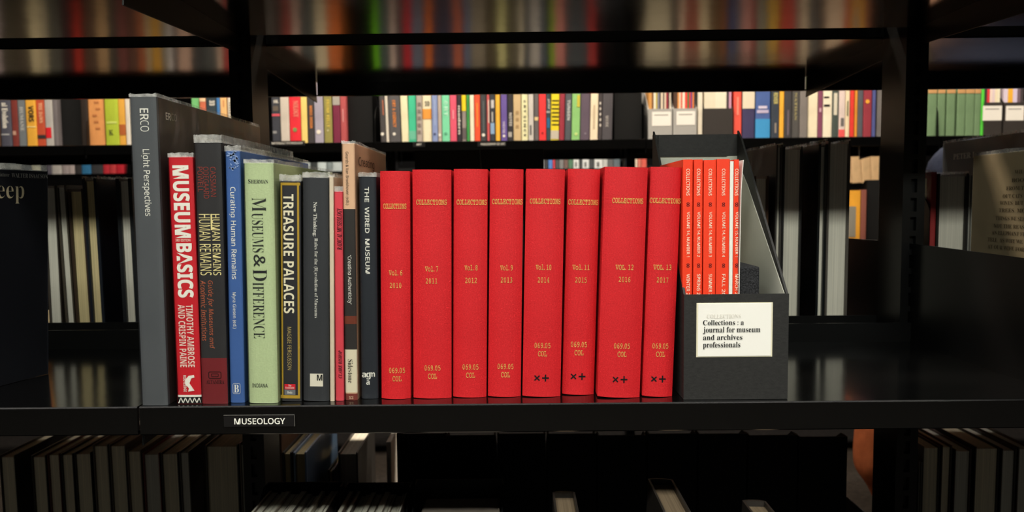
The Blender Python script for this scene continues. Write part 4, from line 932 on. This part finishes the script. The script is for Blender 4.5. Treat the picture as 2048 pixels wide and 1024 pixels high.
# second, lower far row (seen mirrored in the overhead shelves)
LOW = [
 (-60, -20, 'olive', (96, 90, 70)), (-18, 14, 'pinkish grey', (190, 170, 168)), (16, 44, 'dark olive', (80, 72, 54)), (45, 70, 'umber', (86, 74, 60)), (72, 92, 'cream', (236, 216, 170)), (94, 106, 'beige', (200, 184, 150)), (108, 134, 'grey-olive', (92, 90, 80)), (136, 155, 'dark maroon', (64, 44, 44)), (159, 174, 'red', (190, 56, 44)), (178, 204, 'dark brown', (92, 70, 56)), (205, 227, 'tan', (200, 160, 114)), (228, 244, 'dark teal', (64, 68, 62)), (245, 264, 'dusky red', (130, 74, 68)), (266, 284, 'brown', (100, 70, 58)), (285, 300, 'burnt orange', (170, 92, 60)), (301, 312, 'pale tan', (190, 168, 130)), (314, 331, 'ochre', (214, 156, 54)), (333, 344, 'grey', (140, 138, 124)), (345, 353, 'white', (226, 214, 206)), (354, 364, 'charcoal', (80, 74, 74)), (365, 390, 'pinkish beige', (216, 176, 152)), (392, 414, 'dark grey', (74, 74, 72)), (415, 440, 'slate', (92, 94, 90)), (441, 452, 'beige-white', (206, 180, 156)), (453, 478, 'red', (176, 62, 58)), (480, 506, 'brown-grey', (110, 98, 90)), (508, 535, 'mouse grey', (96, 88, 82)),
]
LOW2 = [
 (540, 558, 'grey-brown', (98, 90, 82)), (559, 572, 'dim brown', (84, 70, 62)), (573, 590, 'dull red', (150, 58, 52)), (591, 607, 'rosy beige', (200, 166, 148)), (608, 637, 'grey-teal', (78, 84, 82)), (639, 662, 'cream', (226, 208, 170)), (663, 688, 'orange', (226, 118, 58)),
 (753, 765, 'lime green', (116, 196, 30)), (767, 784, 'dark teal', (78, 90, 90)), (785, 796, 'pinkish beige', (220, 192, 176)), (797, 811, 'dark grey', (82, 76, 76)), (812, 827, 'crimson', (206, 44, 52)), (828, 851, 'steel blue', (104, 116, 132)), (852, 867, 'orange', (222, 112, 48)), (868, 895, 'navy black', (62, 62, 78)), (897, 911, 'dark blue-grey', (70, 72, 88)), (912, 930, 'terracotta', (196, 104, 74)), (931, 944, 'blue-grey', (110, 124, 150)), (945, 974, 'grey-beige', (156, 142, 120)), (976, 997, 'dark olive', (92, 80, 60)), (998, 1015, 'pale yellow', (226, 218, 150)), (1016, 1039, 'olive', (100, 92, 72)), (1040, 1050, 'thin cream', (220, 206, 176)), (1051, 1060, 'dark slate', (84, 88, 92)), (1061, 1082, 'light grey', (206, 196, 184)), (1083, 1098, 'navy', (76, 84, 98)), (1099, 1110, 'lime', (140, 178, 44)), (1111, 1133, 'salmon pink', (222, 140, 130)), (1135, 1177, 'thick slate', (78, 84, 86)), (1178, 1195, 'maroon', (176, 60, 58)),
]
LOW3 = [
 (1292, 1340, 'thick greyish cream', (214, 200, 166)), (1341, 1354, 'charcoal', (92, 84, 76)), (1355, 1367, 'pinkish cream', (232, 200, 170)), (1368, 1398, 'brown-red', (160, 82, 66)), (1399, 1419, 'cream', (228, 206, 164)), (1421, 1438, 'brown', (116, 88, 58)), (1440, 1451, 'copper', (150, 92, 50)), (1452, 1468, 'blue', (66, 80, 120)), (1469, 1480, 'grey', (120, 112, 112)), (1481, 1500, 'pink', (206, 146, 134)), (1501, 1512, 'dark red', (150, 62, 60)), (1513, 1532, 'grey-olive', (140, 140, 122)), (1533, 1554, 'ochre', (216, 170, 70)), (1555, 1585, 'red', (196, 72, 62)), (1586, 1597, 'taupe', (140, 118, 106)), (1598, 1612, 'pale cream', (226, 202, 168)), (1613, 1635, 'dark slate', (86, 86, 84)), (1636, 1646, 'umber', (110, 92, 78)), (1647, 1683, 'wide cream-pink', (226, 196, 164)), (1684, 1694, 'orange-red', (200, 90, 66)),
]
for rows, where in ((LOW, 'left part'), (LOW2, 'middle part'), (LOW3, 'right part')):
    for i, (u0, u1, cn, c) in enumerate(rows):
        h = rnd.uniform(.245, .285) if u0 < 1240 else rnd.uniform(.215, .235)
        far_book('%s book, %s in the lower far row, %s' % (cn, ORD[i], where), u0, u1, c, Z0, Y1 + .022, h, group='lower far row, %s' % where, v=330, tilt=rnd.choice((0, 0, 1.0, -1.0)) * (u0 > 540))
pt = PY(1710, 381, Y1 + .022).z - Z0
b = far_book('yellow book with a grey picture on its spine, seen through the gap at right', 1695, 1721, (236, 168, 56), Z0, Y1 + .022, pt, v=420, marks=[('bar', 413, 474, .12, .6, (140, 136, 124))])
far_book('reddish brown book right of the yellow picture-spined one', 1722, 1733, (140, 84, 72), Z0, Y1 + .022, pt + .002, v=420)
file_box('black file box beside the reddish brown book, seen through the right gap', 1735, 1790, 360, Y1 + .03, Y1 + .26, Z0, .1, face=-1)
for i, (u0, u1) in enumerate(((1842, 1860), (1862, 1884), (1886, 1908), (1910, 1934), (1936, 1960), (1962, 1990), (1992, 2022))):
    far_book('dark olive book at far right of the lower far row, %s' % ORD[i], u0, u1, (92 + 5 * (i % 3), 90, 70), Z0, Y1 + .022, rnd.uniform(.23, .26), v=330, group='dark olive books, lower far row')

# shelf labels across the aisle
lip_label(540, 610, 281.5, 292, Y1, 'MATERIALS TECHNOLOGY', (544, 284, 606, 288.5), 'small label MATERIALS TECHNOLOGY on the far shelf edge', holder=False)
lip_label(826, 850, 284, 294, Y1, 'ART', (833, 287, 843, 291), 'small label ART on the far shelf edge', holder=False)
lip_label(955, 1012, 283, 293, Y1, 'PHILOSOPHY OF ART', (962, 286, 1010, 290.5), 'small label PHILOSOPHY OF ART on the far shelf edge', holder=False)

# ------------------------------------------------------------------ third stack, farther back
Y2 = 4.25
Z2 = PY(1150, 337, Y2).z
SX = [PY(u, 330, Y2).x for u in (-200, 250, 690, 1247, 1560)]
for i in range(4):
    shelf('dim black shelf of the farthest stack, %s from the left' % ORD[i], SX[i], SX[i + 1], Y2, Y2 + .3, Z2, 'shelves of the farthest stack', up=.1)
for i, x in enumerate(SX + [SX[-1] + .95]):
    upright('black upright of the farthest stack, %s from the left' % ORD[i], x, Y2 + .304, Y2 + .36, 0, 1.75, 'uprights of the farthest stack', slots=False)
T3 = [
 (20, 40, 'grey', (150, 146, 140)), (42, 62, 'slate', (80, 84, 90)), (63, 80, 'cream', (228, 226, 196)), (81, 92, 'black', (54, 52, 54)), (93, 102, 'grey-violet', (120, 114, 126)), (103, 122, 'white', (230, 222, 214)), (124, 137, 'pinkish grey', (206, 190, 188)), (138, 148, 'pinkish white', (226, 208, 204)), (149, 162, 'dark', (70, 66, 66)), (163, 181, 'blue', (66, 140, 190)), (182, 205, 'charcoal', (74, 74, 76)), (206, 218, 'red', (228, 60, 72)), (219, 231, 'light red', (232, 76, 80)), (232, 247, 'scarlet', (226, 50, 64)),
 (560, 580, 'slate grey', (100, 108, 110)), (582, 600, 'dark', (60, 64, 64)), (602, 620, 'pale grey', (196, 206, 204)), (621, 634, 'blackish', (56, 60, 60)), (635, 652, 'white', (214, 224, 222)), (653, 664, 'grey', (140, 150, 150)), (665, 684, 'pale', (200, 208, 206)),
 (1070, 1088, 'pale grey', (180, 184, 184)), (1089, 1096, 'black', (60, 58, 60)), (1097, 1105, 'blue', (90, 140, 214)), (1106, 1110, 'red', (226, 70, 80)), (1111, 1118, 'dark slate', (80, 84, 86)), (1119, 1127, 'grey', (140, 138, 136)), (1128, 1136, 'brown', (124, 98, 90)), (1137, 1146, 'green', (90, 130, 100)), (1147, 1158, 'white', (240, 240, 234)), (1159, 1164, 'thin dark', (66, 68, 68)), (1165, 1178, 'broad white', (240, 240, 236)), (1179, 1188, 'dark grey', (74, 76, 78)), (1189, 1205, 'white label-spined', (240, 240, 236)), (1206, 1215, 'pale grey', (206, 206, 200)), (1216, 1226, 'slate', (104, 104, 104)), (1227, 1240, 'blue-grey', (100, 112, 118)),
 (1254, 1263, 'cream', (234, 228, 196)), (1264, 1275, 'ivory', (236, 214, 190)), (1276, 1282, 'orange-pink', (226, 130, 110)), (1283, 1293, 'coral', (230, 100, 84)),
]
for i, (u0, u1, cn, c) in enumerate(T3):
    part = 'left' if u0 < 260 else ('centre' if u0 < 700 else 'right')
    far_book('%s book of the farthest row, %s, near the %s dark upright' % (cn, ORD[i % 37], part), u0, u1, c, Z2, Y2 + .022, rnd.uniform(.2, .26), v=328, group='books of the farthest row', marks=([('bar', 324, 334, .3, .6, (90, 88, 86))] if c[0] > 236 else ()))
ZT = PY(1720, 366, Y2).z
shelf('dim black shelf of the farthest stack under pale leaning books', SX[4], SX[4] + .95, Y2, Y2 + .3, ZT, 'shelves of the farthest stack', up=.1)
for i, (u0, u1) in enumerate(((1678, 1702), (1703, 1722), (1723, 1741), (1742, 1760))):
    far_book('pale tan leaning book in the farthest right bay, %s' % ORD[i], u0, u1, (232, 190, 140), ZT, Y2 + .022, PY(1720, 313, Y2 + .02).z - ZT, v=340, tilt=-4, group='pale leaning books in the farthest bay')

# ------------------------------------------------------------------ person bending in the aisle behind the right upright
def skin(name, pts, edges, m, parent=None, sub=2):
    me = bpy.data.meshes.new(name); me.from_pydata([p[:3] for p in pts], edges, []); me.materials.append(m)
    o = bpy.data.objects.new(name, me); COL.objects.link(o)
    md = o.modifiers.new('skin', 'SKIN'); md.use_smooth_shade = True
    for i, p in enumerate(pts):
        q = me.skin_vertices[0].data[i]; r_ = p[3]; q.radius = r_ if isinstance(r_, tuple) else (r_, r_); q.use_root = (i == 0)
    s = o.modifiers.new('sub', 'SUBSURF'); s.levels = sub; s.render_levels = sub
    if parent: o.parent = parent
    return o
SKIN = mat('skin', (206, 158, 130), .55, .3); RUST = mat('rust_trousers', (152, 80, 46), .8, .2, noise=((60, 60, 60), .12), bump=((40, 40, 18), .5, .006)); NAVY = mat('navy_jumper', (30, 37, 56), .85, .2, noise=((90, 90, 90), .12), bump=((30, 30, 30), .5, .006))
px_, py_ = 1.003, 1.86
r = empty('person', (px_, py_, 0), (0, 0, 0), 'person bending down in navy top and rust trousers behind the right upright', 'person')
B = [(.07, 0, .78, (.12, .11)), (.12, 0, .83, (.12, .10)), (.26, 0, .85, (.13, .11)), (.38, 0, .82, (.12, .10)), (.46, -.01, .79, (.055, .055)), (.53, -.01, .77, (.085, .075)), (.59, -.01, .73, (.075, .07)),
     (.06, -.09, .70, .085), (-.04, -.10, .42, .058), (-.10, -.10, .09, .034), (-.10, -.10, .05, .034), (.0, -.11, .035, .032),
     (.02, .09, .70, .085), (.05, .10, .42, .058), (.02, .10, .09, .036), (.03, .10, .05, .036), (.14, .11, .035, .032),
     (.36, -.15, .78, .055), (.38, -.17, .56, .040), (.46, -.15, .38, .030), (.48, -.145, .33, .028),
     (.36, .15, .78, .055), (.40, .17, .56, .040), (.52, .17, .42, .030), (.55, .17, .38, .028)]
BE = [(0, 1), (1, 2), (2, 3), (3, 4), (4, 5), (5, 6), (0, 7), (7, 8), (8, 9), (9, 10), (10, 11), (0, 12), (12, 13), (13, 14), (14, 15), (15, 16), (3, 17), (17, 18), (18, 19), (19, 20), (3, 21), (21, 22), (22, 23), (23, 24)]
# hands: palm + five fingers rooted in the wrist ends
for wi, sy in ((20, -1), (24, 1)):
    wx, wy, wz = B[wi][:3]
    pi = len(B); B.append((wx + .025, wy, wz - .045, (.026, .016))); BE.append((wi, pi))
    for k, (dx, dz) in enumerate(((-.022, -.05), (-.004, -.062), (.014, -.060), (.03, -.05))):
        a_ = len(B); B.append((wx + .025 + dx * .8, wy + .006 * sy, wz - .045 + dz * .62, .0088)); B.append((wx + .03 + dx, wy + .016 * sy, wz - .045 + dz * 1.25, .0075)); BE += [(pi, a_), (a_, a_ + 1)]
    a_ = len(B); B.append((wx + .052, wy - .006 * sy, wz - .045, .010)); B.append((wx + .066, wy - .008 * sy, wz - .07, .0085)); BE += [(pi, a_), (a_, a_ + 1)]
skin('body', B, BE, SKIN, r)
skin('jumper', [(.03, 0, .85, (.135, .12)), (.12, 0, .865, (.15, .125)), (.26, 0, .875, (.155, .13)), (.38, 0, .83, (.14, .12)), (.43, 0, .81, (.075, .075)), (.36, -.16, .79, .075), (.38, -.175, .56, .055), (.455, -.155, .40, .042), (.36, .16, .79, .075), (.40, .175, .56, .055), (.515, .175, .44, .042)],
     [(0, 1), (1, 2), (2, 3), (3, 4), (3, 5), (5, 6), (6, 7), (3, 8), (8, 9), (9, 10)], NAVY, r)
skin('trousers', [(.075, 0, .78, (.14, .13)), (.06, -.09, .68, .10), (-.05, -.10, .42, .078), (-.125, -.10, .34, .078), (-.128, -.10, .235, .080), (-.135, -.10, .195, .074), (-.112, -.10, .165, .058), (-.100, -.10, .08, .048), (.09, .09, .68, .10), (.07, .10, .42, .080), (.02, .10, .18, .07), (.03, .10, .10, .048)],
     [(0, 1), (1, 2), (2, 3), (3, 4), (4, 5), (5, 6), (6, 7), (0, 8), (8, 9), (9, 10), (10, 11)], RUST, r)
SHOE = mat('dark_shoe', (40, 38, 38), .5)
for dx, dy in ((-.10, -.10), (.03, .10)):
    skin('shoe', [(dx - .02, dy, .045, (.042, .04)), (dx + .06, dy, .040, (.044, .036)), (dx + .15, dy, .032, (.046, .028)), (dx + .18, dy, .028, (.036, .022))], [(0, 1), (1, 2), (2, 3)], SHOE, r)
skin('hair', [(.475, -.01, .81, (.07, .07)), (.53, -.01, .80, (.092, .085)), (.575, -.01, .775, (.075, .075))], [(0, 1), (1, 2)], mat('brown_hair', (52, 38, 30), .6, .3, noise=((150, 150, 150), .3)), r)
for sy in (-1, 1):
    skin('ear', [(.535, -.01 + sy * .082, .755, (.012, .008)), (.54, -.01 + sy * .09, .775, (.013, .006))], [(0, 1)], SKIN, r, 1)
    skin('eye', [(.618, -.01 + sy * .03, .70, .010), (.626, -.01 + sy * .03, .697, .008)], [(0, 1)], mat('eye_white', (236, 232, 226), .3), r, 1)
skin('nose', [(.635, -.01, .735, (.010, .010)), (.652, -.01, .70, (.014, .012))], [(0, 1)], SKIN, r, 1)
skin('mouth', [(.61, -.035, .665, .007), (.618, -.01, .66, .009), (.61, .015, .665, .007)], [(0, 1), (1, 2)], mat('lips', (168, 96, 88), .5), r, 1)
